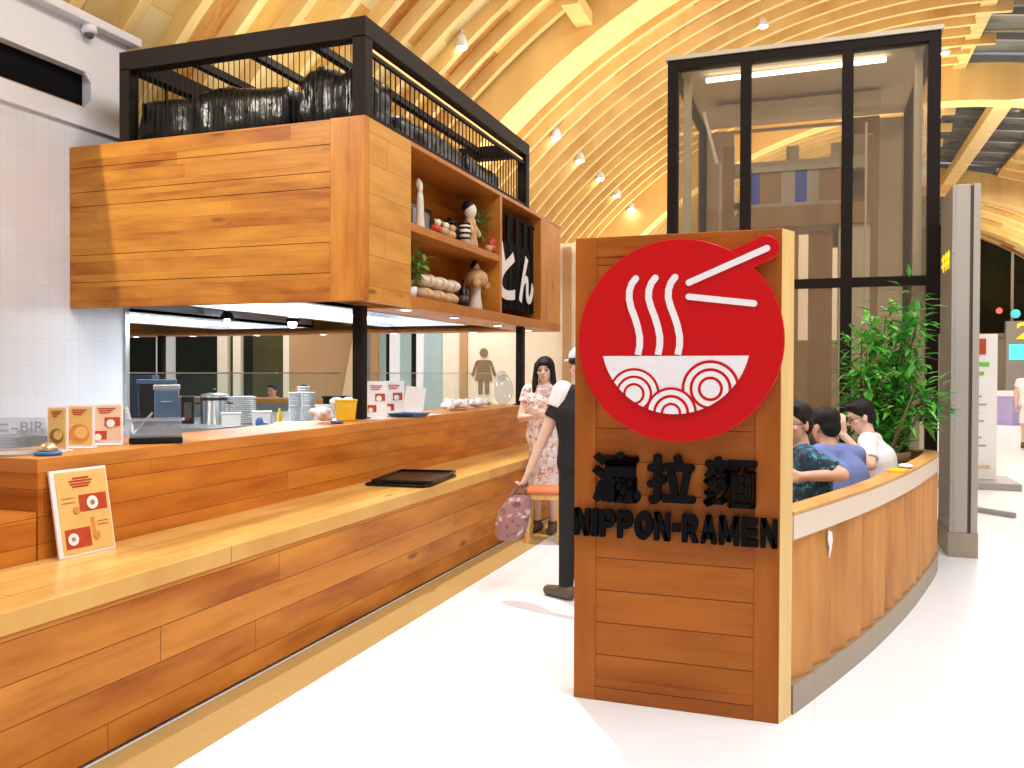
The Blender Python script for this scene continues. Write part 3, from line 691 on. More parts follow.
obj('kimono_top', G().lathe([(.11, .26), (.13, .32), (.115, .38), (.05, .43)], (-3.33, 8.28, 2.133), 14).cap((-3.33, 8.22, 2.50), (-3.27, 8.15, 2.40), .028, .045, 10).cap((-3.33, 8.34, 2.50), (-3.27, 8.41, 2.40), .028, .045, 10), M['figtan'], t, smooth=True)
# black door cloth hanging in the second bay
t = thing('door_cloth', 'black hanging shop cloth with white brush characters in the canopy bay', 'curtain', (-3.2, 9.25, 2.2))
obj('rod', G().cyl((-3.26, 8.616, 3.24), (-3.26, 9.974, 3.24), .015), M['blackmatte'], t)
for i, yy in enumerate((8.78, 9.06, 9.34, 9.62, 9.86)): obj('loop', G().box(-3.275, -3.245, yy - .06, yy + .06, 2.93, 3.26), M['blackmatte'], t)
for a, b in ((8.66, 9.29), (9.31, 9.93)):
    g = G(); n = 12; A = []; B = []
    for i in range(n + 1):
        yy = a + (b - a) * i / n; A.append((-3.255 + .014 * math.sin(i * 1.7), yy, 2.2)); B.append((-3.255 + .006 * math.sin(i * 1.7), yy, 2.95))
    g.strip(A, B); g.strip([(p[0] - .006, p[1], p[2]) for p in A], [(p[0] - .006, p[1], p[2]) for p in B])
    obj('cloth_panel', g, M['blackmatte'], t)
obj('character', fit_text('と', 8.68, 9.22, 2.30, 2.92, YZ(-3.236), 0, .006, .035), M['white_ac'], t)
obj('character', fit_text('ん', 9.37, 9.90, 2.30, 2.86, YZ(-3.236), 0, .006, .035), M['white_ac'], t)

# ------------------------------------------------------------------ sign pillar
t = thing('sign_pillar', 'tall dark-stained wooden sign pillar with a red bowl emblem at the front', 'sign', (-.6, 3.9, 0))
SXL, SXR, SY, SH = -1.051, -.145, 3.837, 2.115
g = G().box(SXL + .10, SXR - .105, SY + .006, SY + .03, .10, SH - .09); obj('plank_panel', g, M['w_sign'], t)
obj('stile', G().box(SXL, SXL + .10, SY, SY + .03, 0, SH), M['w_signv'], t, bevel=.003)
obj('stile', G().box(SXR - .105, SXR, SY, SY + .03, 0, SH), M['w_signv'], t, bevel=.003)
obj('rail', G().box(SXL + .10, SXR - .105, SY, SY + .03, SH - .09, SH), M['w_sign'], t, bevel=.003)
obj('rail', G().box(SXL + .10, SXR - .105, SY, SY + .03, 0, .10), M['w_sign'], t, bevel=.003)
obj('edge_panel', G().prism([(SXR, SY + .002), (-.098, 3.948), (-.13, 3.96), (SXR - .03, SY + .03)], lambda u, v, w: Vector((u, v, w)), 0, SH), M['ply_edge'], t)
obj('back_panel', G().prism([(SXL, SY + .03), (SXR - .03, SY + .03), (-.13, 3.958), (SXL, 3.958)], lambda u, v, w: Vector((u, v, w)), 0, SH - .002), M['w_signv'], t)
# emblem: centre and scale of the bowl drawing
EC = Vector((-.577, 0, 1.640)); S = .00127
def E(px, pz): return (EC.x + (px - 377) * S, EC.z - (pz - 388) * S)
YE = SY - .022
disk = [(EC.x + .447 * math.cos(2 * PI * i / 72), EC.z + .444 * math.sin(2 * PI * i / 72)) for i in range(72)]
g = G().prism(disk, XZ(YE), -.02, .022)
def capsule2d(a, b, r, n=10):
    a, b = Vector(a), Vector(b); d = (b - a).normalized(); ang = math.atan2(d.y, d.x); pts = []
    for i in range(n + 1): pts.append((b.x + r * math.cos(ang - PI / 2 + PI * i / n), b.y + r * math.sin(ang - PI / 2 + PI * i / n)))
    for i in range(n + 1): pts.append((a.x + r * math.cos(ang + PI / 2 + PI * i / n), a.y + r * math.sin(ang + PI / 2 + PI * i / n)))
    return pts
g.prism(capsule2d(E(480, 165), E(668, 82), .054), XZ(YE), -.018, .0215)
em = obj('emblem', g, M['red'], t, bevel=.004)
tag(em, 'glossy red round emblem with a white noodle bowl')
FW = XZ(YE - .0225)
for a, b in (((415, 190), (670, 84)), ((415, 238), (630, 266))): obj('chopstick', G().prism(capsule2d(E(*a), E(*b), .0135), FW, 0, .006), M['white_ac'], em)
def stroke(path, r):
    L = []; R_ = []; P = [Vector(E(*p)) for p in path]; n = len(P)
    for i, p in enumerate(P):
        d = (P[min(i + 1, n - 1)] - P[max(i - 1, 0)]).normalized(); q = Vector((-d.y, d.x)); L.append(p + q * r); R_.append(p - q * r)
    a0 = math.atan2(*(P[0] - P[1]).normalized().yx); cap0 = [P[0] + Vector((math.cos(a0 + PI / 2 - PI * i / 8), math.sin(a0 + PI / 2 - PI * i / 8))) * r for i in range(1, 8)]
    return [tuple(p) for p in L[::-1]], [tuple(p) for p in R_], cap0
for dx in (0, 68, 136):
    sl = [(232, 170), (218, 188), (210, 212), (209, 240), (216, 272), (229, 305), (240, 340), (247, 375), (247, 405), (241, 436)]
    if dx: sl = [(x + dx + (2 if i > 3 else 0), y) for i, (x, y) in enumerate(sl)]
    P = [Vector(E(*p)) for p in sl]; g = G(); n = len(P); r = .0145; A = []; B = []
    for i, p in enumerate(P):
        d = (P[min(i + 1, n - 1)] - P[max(i - 1, 0)]).normalized(); q = Vector((-d.y, d.x)); A.append(p + q * r); B.append(p - q * r)
    for i in range(n - 1): g.prism([tuple(A[i]), tuple(A[i + 1]), tuple(B[i + 1]), tuple(B[i])], FW, 0, .006)
    g.prism([(P[0].x + r * math.cos(2 * PI * i / 16), P[0].y + r * math.sin(2 * PI * i / 16)) for i in range(16)], FW, .0005, .0056)
    obj('noodle_strand', g, M['white_ac'], em)
# bowl: a segment of a circle, waves cut to its outline
BR = 255 * S; bc = E(366, 385)
bowl = []
for i in range(41):
    a = -PI + PI * i / 40; px, pz = 366 + 255 * math.cos(a), 385 - 255 * math.sin(a)
    if pz >= 440: bowl.append(E(px, pz))
ztop = E(0, 440)[1]
h = math.sqrt(255 ** 2 - 55 ** 2); bowl = [E(366 - h, 440)] + bowl + [E(366 + h, 440)]
def clip(poly, cp):
    out = poly
    for i in range(len(cp)):
        a, b = cp[i], cp[(i + 1) % len(cp)]; inp, out = out, []
        side = lambda p: (b[0] - a[0]) * (p[1] - a[1]) - (b[1] - a[1]) * (p[0] - a[0])
        for j in range(len(inp)):
            p, q = inp[j], inp[(j + 1) % len(inp)]; sp, sq = side(p), side(q)
            if sp >= 0: out.append(p)
            if (sp >= 0) != (sq >= 0):
                k_ = sp / (sp - sq); out.append((p[0] + (q[0] - p[0]) * k_, p[1] + (q[1] - p[1]) * k_))
        if not out: return []
    return out
g = G(); g.prism(bowl, FW, 0, .006); w = .006
for (cx, cz, rs) in ((228, 572, (90, 81, 64, 55, 38, 29)), (490, 552, (97, 87, 70, 60, 42, 32)), (358, 636, (88, 79, 62, 52, 35, 26))):
    for i, r in enumerate(rs):
        c = [(E(cx + r * math.cos(2 * PI * j / 48), 0)[0], E(0, cz + r * math.sin(2 * PI * j / 48))[1]) for j in range(48)][::-1]
        pc = clip(c, bowl)
        if len(pc) > 2:
            g.idx = 1 if i % 2 == 0 else 0; w += .0004; g.prism(pc, FW, .003, w)
obj('bowl', g, [M['white_ac'], M['red']], em)
for ch, a, b, z0, z1 in (('瀛', -.962, -.742, .912, 1.145), ('拉', -.712, -.498, .918, 1.142), ('麵', -.466, -.238, .918, 1.138)):
    obj('character', bold_text(ch, a, b, z0, z1, XZ(SY), -.002, .035, .012, .006), M['blackmatte'], t)
def glyph(c, u0, u1, v0, v1):
    g = G(); f = XZ(SY); T = lambda p: (u0 + p[0] * (u1 - u0), v0 + p[1] * (v1 - v0))
    def poly(*p): g.prism([T(q) for q in p], f, -.002, .035)
    def bx(a, b, c_, d): poly((a, c_), (b, c_), (b, d), (a, d))
    def ring(cx, cy, rx, ry, ix, iy, a0, a1, n=14):
        A = [(cx + rx * math.cos(a0 + (a1 - a0) * k_ / n), cy + ry * math.sin(a0 + (a1 - a0) * k_ / n)) for k_ in range(n + 1)]
        B = [(cx + ix * math.cos(a0 + (a1 - a0) * k_ / n), cy + iy * math.sin(a0 + (a1 - a0) * k_ / n)) for k_ in range(n + 1)]
        for k_ in range(n): poly(A[k_], A[k_ + 1], B[k_ + 1], B[k_])
    w = .32
    if c == 'N': bx(0, w - .02, 0, 1); bx(1.02 - w, 1, 0, 1); poly((0, 1), (.34, 1), (1, 0), (.66, 0))
    elif c == 'I': bx(.05, .95, 0, 1)
    elif c == '-': bx(0, 1, 0, 1)
    elif c in 'PR':
        bx(0, w, 0, 1); bx(w, .6, .76, 1); bx(w, .6, .34, .58); ring(.6, .67, .40, .33, .10, .09, -PI / 2, PI / 2)
        if c == 'R': poly((.36, .40), (.68, .40), (1.04, 0), (.68, 0))
    elif c == 'O': ring(.5, .5, .52, .52, .20, .25, 0, 2 * PI, 28)
    elif c == 'A': poly((0, 0), (.31, 0), (.66, 1), (.34, 1)); poly((.69, 0), (1, 0), (.66, 1), (.34, 1)); bx(.22, .78, .17, .40)
    elif c == 'M': bx(0, .26, 0, 1); bx(.74, 1, 0, 1); poly((0, 1), (.30, 1), (.62, .12), (.38, .12)); poly((.70, 1), (1, 1), (.62, .12), (.38, .12))
    elif c == 'E': bx(0, w, 0, 1); bx(w, 1, .77, 1); bx(w, .94, .39, .61); bx(w, 1, 0, .23)
    return g
word = 'NIPPON-RAMEN'; wd = {'I': .5, '-': .55, 'M': 1.18, 'O': 1.08, 'R': .98}
tot = sum(wd.get(c, 1.0) for c in word); x = SXL + .004; W = (SXR - SXL - .006)
for c in word:
    cw = wd.get(c, 1.0) / tot * W
    z0, z1 = (.757, .880) if c != '-' else (.800, .836)
    obj('letter', glyph(c, x + .003, x + cw - .006, z0, z1), M['blackmatte'], t); x += cw

# ------------------------------------------------------------------ curved booth wall
ctrl = [(-.20, 3.70), (-.089, 3.962), (.11, 4.495), (.323, 5.117), (.552, 5.895), (.735, 6.62), (.86, 7.18), (.885, 7.48), (.74, 7.66), (.48, 7.71), (.1, 7.72), (-.3, 7.72)]
def catmull(P, n=10):
    out = []
    for i in range(1, len(P) - 2):
        a, b, c, d = [Vector(p) for p in P[i - 1:i + 3]]
        for j in range(n):
            u = j / n; out.append(.5 * ((2 * b) + (c - a) * u + (2 * a - 5 * b + 4 * c - d) * u * u + (3 * b - a - 3 * c + d) * u ** 3))
    out.append(Vector(P[-2])); return out
path = catmull(ctrl, 12)
def offs(P, d):
    out = []
    for i, p in enumerate(P):
        t_ = (P[min(i + 1, len(P) - 1)] - P[max(i - 1, 0)]).normalized(); out.append(p + Vector((t_.y, -t_.x)) * d)
    return out
def ribbon(d0, d1, z0, z1, P=path):
    a, b = offs(P, d0), offs(P, d1); g = G()
    V = [[g.bm.verts.new((p.x, p.y, z)) for p in q] for q in (a, b) for z in (z0, z1)]
    for i in range(len(P) - 1):
        for A, B in ((V[0], V[1]), (V[1], V[3]), (V[3], V[2]), (V[2], V[0])): g.face([A[i], A[i + 1], B[i + 1], B[i]])
    for i in (0, -1): g.face([V[0][i], V[1][i], V[3][i], V[2][i]])
    return g
t = thing('booth_partition', 'curved low wooden booth partition sweeping back from the sign pillar', 'partition', (.4, 5.6, 0))
RIM = .895
obj('kick_plate', ribbon(-.09, 0, 0, .13), M['kick'], t)
obj('inner_wall', ribbon(-.09, -.05, .13, RIM - .02), M['w_rim'], t)
obj('band', ribbon(-.035, -.002, RIM - .125, RIM - .018), M['band'], t)
obj('rim', ribbon(-.11, .0, RIM - .018, RIM), M['w_rim'], t, bevel=.004)
g = G(); Ls = [0]
for a, b in zip(path, path[1:]): Ls.append(Ls[-1] + (b - a).length)
def along(s):
    for i in range(len(path) - 1):
        if Ls[i + 1] >= s:
            u = (s - Ls[i]) / (Ls[i + 1] - Ls[i]); return path[i].lerp(path[i + 1], u), (path[i + 1] - path[i]).normalized()
    return path[-1], (path[-1] - path[-2]).normalized()
s = .0; bw = .232
while s < Ls[-1] - bw:
    p, d = along(s); q, e = along(s + bw); n0 = Vector((d.y, -d.x)); n1 = Vector((e.y, -e.x))
    A = p - n0 * .045; B = q - n1 * .006; C_ = q - n1 * .03; D_ = p - n0 * .06
    g.prism([tuple(A), tuple(B), tuple(C_), tuple(D_)], lambda u, v, w: Vector((u, v, w)), .131, RIM - .126)
    s += bw
obj('slat_cladding', g, M['w_slat'], t)
# white drop-shaped mark left on one slat
p, d = along(.42); nn = Vector((d.y, -d.x))
def onwall(u, v, w): q = p + d * u - nn * (.006 - w * 1.0); return Vector((q.x, q.y, v))
obj('paper_sticker', G().prism([(0, .755), (.04, .74), (.05, .70), (.03, .655), (.008, .62), (.012, .67), (-.01, .71)], onwall, 0, .006), M['white_ac'], t)

# ------------------------------------------------------------------ glass lift tower
t = thing('glass_tower', 'tall black-framed glass lift shaft behind the booth', 'lift shaft', (-.2, 9.8, 0))
TX = (-1.436, -.678, .249, 1.037); TY0, TY1, TZ = 8.7, 11.2, 4.62
for i, x in enumerate(TX):
    w = .10
    x0 = x if i == 0 else (x - w if i == 3 else x - w / 2)
    obj('frame_post', G().box(x0, x0 + w, TY0, TY0 + .12, 0, TZ - .09), M['black'], t)
for x in (TX[0], TX[3] - .1): obj('frame_post', G().box(x, x + .1, TY1 - .12, TY1, 0, TZ - .09), M['black'], t)
obj('top_rail', G().box(TX[0], TX[3], TY0, TY0 + .12, TZ - .09, TZ), M['black'], t)
for x in (TX[0], TX[3] - .1): obj('top_rail', G().box(x, x + .1, TY0 + .12, TY1, TZ - .09, TZ), M['black'], t)
obj('mid_rail', G().box(TX[0], TX[3], TY0 + .005, TY0 + .1, 2.315, 2.40), M['black'], t)
obj('cap_trim', G().box(TX[0] - .02, TX[3] + .02, TY0 - .02, TY1, TZ, TZ + .04), M['shaft_pale'], t)
for a, b in ((TX[0] + .1, TX[1] - .05), (TX[1] + .05, TX[2] - .05), (TX[2] + .05, TX[3] - .1)):
    for z0, z1 in ((.05, 2.315), (2.40, TZ - .09)): obj('glass_pane', G().box(a, b, TY0 + .04, TY0 + .05, z0, z1), M['glass_tower'], t)
for x in (TX[0] + .05, TX[3] - .055): obj('glass_pane', G().box(x, x + .008, TY0 + .12, TY1 - .12, .05, TZ - .09), M['glass_tower'], t)
g = G().box(TX[0] + .1, TX[3] - .1, TY1 - .1, TY1 - .06, 0, 1.9).box(TX[0] + .1, -1.0, TY1 - .1, TY1 - .06, 1.9, TZ - .1).box(.52, TX[3] - .1, TY1 - .1, TY1 - .06, 1.9, TZ - .1).box(-1.0, .52, TY1 - .1, TY1 - .06, 4.48, TZ - .1)
obj('back_wall', g, M['concrete'], t)
obj('roof_panel', G().box(TX[0] + .1, TX[3] - .1, TY0 + .12, TY1 - .1, TZ - .06, TZ - .01), M['concrete'], t)
for x in (TX[0] + .13, TX[3] - .2): obj('corner_lining', G().box(x, x + .07, TY0 + .2, TY0 + .3, 0, TZ - .1), M['shaft_pale'], t)
obj('light_tube', G().bar((-1.10, 9.05, 4.50), (.60, 9.05, 4.52), .04, .04), M['tube_soft'], t)
obj('head_beam', G().box(-1.1, .62, 10.0, 10.2, 4.36, 4.52), M['concrete'], t)
for x in (-1.02, .48): obj('guide_rail', G().box(x, x + .12, 10.0, 10.12, 0, 4.05), M['shaft_brown'], t)
for x in (-.35, .12): obj('guide_rail', G().box(x, x + .14, 10.2, 10.3, 2.9, 4.05), M['shaft_pale'], t)
obj('cross_beam', G().box(-.95, .5, 10.05, 10.2, 3.72, 3.86), M['shaft_pale'], t)
obj('cross_beam', G().box(-.95, .5, 10.05, 10.2, 3.36, 3.42), M['shaft_brown'], t)
g = G()
for i, (a, b, c) in enumerate(((-.70, -.60, 1), (-.60, -.38, 2), (-.38, -.24, 0), (-.24, -.12, 1), (-.12, .0, 0), (.0, .22, 2), (.22, .30, 1))):
    g.idx = c; g.box(a, b, 9.7, 9.9, 3.32, 3.66)
obj('drive_machine', g, [M['gray_light'], M['royal'], M['shaft_brown']], t)
obj('machine_rail', G().box(-.72, .32, 9.68, 9.92, 3.66, 3.72).box(-.72, .32, 9.68, 9.92, 3.26, 3.32), M['gray_light'], t)
obj('cab_roof', G().prism([(-.92, 3.05), (-.8, 3.26), (.45, 3.26), (.52, 3.05)], XZ(9.9), -.3, .35), M['shaft_brown'], t)
obj('lift_cab', G().box(-.9, -.5, 9.6, 10.2, .1, 3.05).box(.2, .5, 9.6, 10.2, .1, 3.05), M['shaft_pale'], t)
obj('cab_door', G().box(-.42, -.2, 9.65, 9.7, .1, 3.0).box(-.1, .14, 9.65, 9.7, .1, 3.0), M['shaft_brown'], t)
obj('lamp_arm', G().bar((-1.16, 9.4, 4.28), (-1.02, 9.4, 3.72), .07, .03), M['white'], t)
obj('wall_panel', G().box(.32, .62, 10.25, 10.3, 3.35, 4.32), M['shaft_brown'], t)
obj('wall_picture', G().box(.36, .56, 10.2, 10.25, 3.85, 4.12), pbr('cream_notice', (.72, .60, .46), .5), t)
obj('cable', G().cyl((-.98, 9.3, .1), (-.98, 9.3, 3.7), .012, seg=6).cyl((.44, 9.3, .1), (.44, 9.3, 4.0), .012, seg=6), M['shaft_pale'], t)
obj('door_edge', G().box(-.40, -.37, 9.0, 9.03, .1, 1.75), M['white'], t)

# ------------------------------------------------------------------ gray pylon and poster stand at the right
t = thing('gray_pylon', 'slim gray metal pylon standing at the end of the booth', 'pylon', (1.12, 8.2, 0))
obj('side_panel', G().box(1.03, 1.06, 7.85, 8.55, .2, 3.04), tiles('gray_pylon_panels', 'z', 'y', (.38, .35, .315), (.40, .37, .335), (.62, 5), .004, (.16, .14, .13), .4, offset=0), t)
obj('front_panel', G().box(1.06, 1.16, 7.85, 8.55, .2, 3.04), M['gray_light'], t, bevel=.003)
obj('groove', G().box(1.16, 1.185, 7.88, 8.55, .2, 3.03), M['gray_dark'], t)
obj('front_panel', G().box(1.185, 1.235, 7.85, 8.55, .2, 3.04), M['gray_light'], t, bevel=.003)
obj('base', G().box(1.02, 1.24, 7.84, 8.56, 0, .2), M['kick'], t)
g = G()
for i, (a, b) in enumerate(((8.02, 8.12), (8.16, 8.28), (8.32, 8.44))):
    g.box(1.022, 1.031, a, b, 2.42, 2.45).box(1.022, 1.031, a, b, 2.48, 2.51).box(1.022, 1.031, a, a + .03, 2.38, 2.53)
obj('yellow_lettering', g, M['yel_sign'], t)
t = thing('poster_stand', 'white upright poster stand on a gray base beyond the pylon', 'poster stand', (1.95, 13, 0))
rt = Matrix.Rotation(math.radians(0), 3, 'Z'); pv = Vector((1.95, 13, 0))
obj('board', G().box(1.62, 2.26, 12.98, 13.06, .12, 2.03), M['paper'], t, bevel=.006)
obj('base_plate', G().box(1.5, 2.48, 12.55, 13.5, 0, .09), M['base_gray'], t, bevel=.01)
g = G(); g.box(1.98, 2.12, 12.968, 12.98, 1.76, 1.97); obj('red_block', g, M['menu_red'], t)
obj('green_print', G().box(1.98, 2.16, 12.97, 12.98, 1.60, 1.66).box(2.0, 2.1, 12.97, 12.98, 1.48, 1.53), M['leaf2'], t)
g = G()
for i in range(9): g.box(1.80, 2.02 + .14 * ((i * 37) % 5) / 5, 12.97, 12.98, 1.30 - i * .11, 1.32 - i * .11)
obj('text_lines', g, M['grayprint'], t)
obj('yellow_print', G().box(1.96, 2.18, 12.97, 12.98, .24, .28), M['brass'], t)
o = obj('floor_bracket', G().bar((1.55, 10.6, .03), (1.95, 10.2, .03), .05, .05).bar((1.55, 10.6, .03), (1.55, 11.0, .03), .05, .05), M['base_gray'], origin=(1.6, 10.5, 0)); tag(o, 'flat gray floor bracket between the pylon and poster stand', 'bracket')
# far hall: bin, sign, passer-by's post
t = thing('purple_bin', 'pale purple bin on the far white floor at the right edge', 'bin', (5.2, 29, 0))
obj('bin_body', G().lathe([(.52, 0), (.62, .85)], (5.35, 29, 0), 4), M['purple'], t)
obj('bin_rim', G().lathe([(.65, .85), (.65, 1.0), (.56, 1.0)], (5.35, 29, 0), 4), M['white'], t)
t = thing('gate_sign', 'gray gate sign with a yellow number and a teal screen at the right edge', 'sign', (7.9, 38, 0))
obj('panel', G().box(6.9, 9.4, 38, 38.3, 0, 3.55), M['gray_panel'], t)
obj('screen', G().box(7.0, 8.6, 37.97, 38.0, 2.05, 2.65), M['scr'], t)
obj('number', fit_text('2', 7.25, 7.85, 2.85, 3.5, XZ(38), 0, .03, .02), M['yel_sign'], t)
o = obj('hall_lamp', G().ell((7.7, 44, 4.35), .13), M['redlamp'], origin=(7.7, 44, 4.35), smooth=True); tag(o, 'small red light glowing in front of the far dark windows', 'lamp')
o = obj('hall_lamp', G().ell((8.35, 44, 4.2), .20), M['scr'], origin=(8.35, 44, 4.2), smooth=True); tag(o, 'teal light glowing beside the red one at the far windows', 'lamp')

# ------------------------------------------------------------------ track spotlights on the vault
names = ['glowing ceiling spotlight above the black cage, nearest of the row', 'ceiling spotlight just right of the cage, second of the row', 'third ceiling spotlight of the row counted from the cage', 'fourth ceiling spotlight of the row counted from the cage',
         'fifth ceiling spotlight of the row counted from the cage', 'sixth ceiling spotlight of the row counted from the cage', 'farthest ceiling spotlight of the row, above the sign pillar', 'bright ceiling spotlight high above the glass tower', 'second bright spotlight high at the slat ends right of the tower']
for (x, y), lb in zip(((-4.84, 11.47), (-4.88, 16.33), (-4.9, 18.24), (-4.9, 20.07), (-4.93, 22.01), (-4.95, 23.9), (-4.97, 25.95), (-1.06, 17.74), (2.75, 22.4)), names):
    z = arc(x) - .05; r = .10 if y > 13 else .085
    t = thing('ceiling_spotlight', lb, 'spotlight', (x, y, z), group='spotlights on the wooden vault')
    obj('lamp_body', G().lathe([(r * .55, .2), (r * .8, .14), (r, .0), (r * .92, .0), (r * .7, .1)], (x, y, z)).cyl((x, y, z + .2), (x, y, z + .34), .02), M['white'], t, smooth=True)
    obj('lens', G().ell((x, y, z + .01), (r * .93, r * .93, .045)), M['spot'], t, smooth=True)
t = thing('dome_camera', 'small white dome security camera under the wall trim', 'camera', (-5.91, 5.80, 4.46))
obj('housing', G().lathe([(.06, 0), (.065, -.05), (.05, -.07)], (-5.91, 5.80, 4.459)), M['white'], t, smooth=True)
obj('lens_dome', G().ell((-5.91, 5.80, 4.385), .04), M['gray_dark'], t, smooth=True)

def remeshed(name, g, voxel, mat, parent, smooth=3, origin=None):
    o = obj(name, g, mat, parent=parent, origin=origin)
    m = o.modifiers.new('m', 'REMESH'); m.mode = 'VOXEL'; m.voxel_size = voxel; m.use_smooth_shade = True
    s = o.modifiers.new('s', 'SMOOTH'); s.iterations = smooth; s.factor = .5
    bpy.context.view_layer.update()
    me = bpy.data.meshes.new_from_object(o.evaluated_get(bpy.context.evaluated_depsgraph_get()))
    o.modifiers.clear(); o.data = me
    if not me.materials: me.materials.append(mat)
    for p in me.polygons: p.use_smooth = True
    return o
# ------------------------------------------------------------------ things on and behind the counter
def stand(label, x, y, z, w, h, deg, mat, kind, d=.012):
    """upright card holder: frame, printed card with a picture"""
    t = thing('menu_stand', label, 'menu', (x, y, z), math.radians(deg), 'menus on the counter')
    obj('holder', G().box(-w / 2, w / 2, 0, d, 0, h).box(-w / 2, w / 2, -.03, .05, 0, .006), M['white_ac'], t, local=True, bevel=.002)
    m = w * .07
    obj('card', G().box(-w / 2 + m, w / 2 - m, -.003, 0, .015, h - .012), M[mat], t, local=True)
    g = G()
    if kind == 0:
        g.lathe([(w * .34, 0), (w * .34, .002)], (0, -.006, h * .34), 18, Matrix.Rotation(PI / 2, 3, 'X')); g.idx = 1
        g.lathe([(w * .22, 0), (w * .22, .002)], (.01, -.0075, h * .36), 18, Matrix.Rotation(PI / 2, 3, 'X'))
    else:
        g.box(-.01, w * .40, -.006, -.003, h * .45, h * .66).box(-w * .40, 0, -.006, -.003, h * .14, h * .34); g.idx = 1
        g.lathe([(w * .13, 0), (w * .13, .002)], (w * .12, -.0085, h * .52), 16, Matrix.Rotation(PI / 2, 3, 'X')).lathe([(w * .11, 0), (w * .11, .002)], (-w * .26, -.0085, h * .2), 16, Matrix.Rotation(PI / 2, 3, 'X'))
    obj('food_picture', g, [M['menu_gn' if kind == 0 and 'left' in label else ('menu_or' if kind == 0 else 'menu_red')], M['white_ac']] if kind else [M['menu_gn' if 'left' in label else 'menu_or'], M['menu_y']], t, local=True)
    g = G()
    for i in range(3): g.box(-w * .27 + .004 * i, w * .27 - .012 * i, -.006, -.003, h * (.86 - .05 * i), h * (.885 - .05 * i))
    obj('heading_print', g, M['menu_red'], t, local=True)
    return t
stand('leftmost small yellow menu stand on the counter corner', -3.36, 3.10, 1.121, .10, .215, 12, 'menu_y', 0)
stand('middle menu stand on the counter showing a noodle bowl', -3.40, 3.27, 1.121, .135, .215, 25, 'menu_y', 0)
stand('widest pale menu stand on the counter beside the clear box', -3.42, 3.46, 1.121, .155, .215, 44, 'menu_pale', 1)
# large menu leaning on the counter, standing on the bench
t = thing('menu_board', 'large yellow menu board leaning against the counter on the bench', 'menu', (-3.085, 3.0, .682), math.radians(90))
t.location.x = -3.068
t.rotation_euler = (math.radians(-10), 0, math.radians(86))
w, h = .295, .385
obj('backing', G().box(-w / 2, w / 2, 0, .012, 0, h), M['white_ac'], t, local=True, bevel=.002)
obj('print', G().box(-w / 2 + .022, w / 2 - .008, -.003, 0, .012, h - .012), M['menu_y'], t, local=True)
g = G(); g.box(-.02, .125, -.005, -.003, .19, .265).box(-.11, .02, -.005, -.003, .035, .12); g.idx = 1
for cx, cz, r in ((.045, .225, .03), (-.075, .075, .027)): g.lathe([(r, 0), (r, .002)], (cx, -.0075, cz), 18, Matrix.Rotation(PI / 2, 3, 'X'))
g.idx = 2
for cx, cz, r in ((.045, .225, .013), (-.075, .075, .011)): g.lathe([(r, 0), (r, .001)], (cx, -.0085, cz), 12, Matrix.Rotation(PI / 2, 3, 'X'))
obj('dish_picture', g, [M['menu_red'], M['white_ac'], M['menu_or']], t, local=True)
obj('side_dish_picture', G().box(.03, .05, -.005, -.003, .09, .16).lathe([(.018, 0), (.018, .002)], (.05, -.006, .075), 14, Matrix.Rotation(PI / 2, 3, 'X')).lathe([(.016, 0), (.016, .002)], (-.04, -.006, .20), 14, Matrix.Rotation(PI / 2, 3, 'X')), M['menu_or'], t, local=True)
g = G()
for i, (a, b, z) in enumerate(((-.06, .06, .325), (-.055, .05, .312), (-.04, .045, .338), (-.045, .04, .30))): g.box(a, b, -.005, -.003, z, z + .008)
for z in (.255, .235): g.box(-.11, -.04, -.005, -.003, z, z + .003)
for z in (.12, .135): g.box(.06, .12, -.005, -.003, z, z + .003)
obj('heading_print', g, M['menu_red'], t, local=True)
# clear sign with gray letters, bell, clear box
t = thing('acrylic_sign', 'clear upright sign with gray lettering behind the counter bell', 'sign', (-3.58, 3.1, 1.121), math.radians(42))
obj('clear_plate', G().box(-.10, .10, 0, .005, 0, .155).box(-.10, .10, -.03, .03, 0, .004), M['clear'], t, local=True)
g = fit_text('BIR', -.005, .095, .085, .135, XZ(0), .0, .003, .01)
obj('lettering', g, M['grayprint'], t, local=True)
g = G()
for i in range(5): g.box(-.09, -.02 + .01 * (i % 2), -.003, 0, .07 - .014 * i, .075 - .014 * i)
g.box(-.095, -.055, -.003, 0, .09, .098).box(-.095, -.055, -.003, 0, .12, .128).box(-.045, -.015, -.003, 0, .10, .106)
obj('small_print', g, M['grayprint'], t, local=True)
t = thing('call_bell', 'brass call bell on a blue base at the counter corner', 'bell', (-3.25, 2.95, 1.12))
obj('base', G().lathe([(.056, 0), (.056, .012), (.05, .018)], (-3.25, 2.95, 1.121), 24), M['blue'], t, smooth=True)
obj('dome', G().lathe([(.04, .018), (.04, .03), (.032, .046), (.016, .056), (1e-5, .058)], (-3.25, 2.95, 1.121), 24), M['brass'], t, smooth=True)
obj('button', G().cyl((-3.25, 2.95, 1.178), (-3.25, 2.95, 1.19), .006), M['steel'], t)
o = obj('round_mat', G().lathe([(.10, 0), (.10, .008), (1e-5, .008)], (-3.42, 2.92, 1.121), 28), M['base_gray'], origin=(-3.42, 2.92, 1.121)); tag(o, 'flat dark round mat at the very end of the counter', 'mat')
t = thing('clear_box', 'clear plastic cutlery box with a black base on the counter', 'box', (-3.30, 3.68, 1.12), math.radians(40))
obj('base_tray', G().box(-.13, .13, -.09, .09, .001, .035), M['blackgloss'], t, local=True, bevel=.006)
g = G(); a, b = .125, .14
g.box(-a, a, -.085, -.082, .035, .12).box(-a, a, .082, .085, .035, .12).box(-a, -a + .003, -.085, .085, .035, .12).box(a - .003, a, -.085, .085, .035, .12)
obj('clear_wall', g, M['clear'], t, local=True)
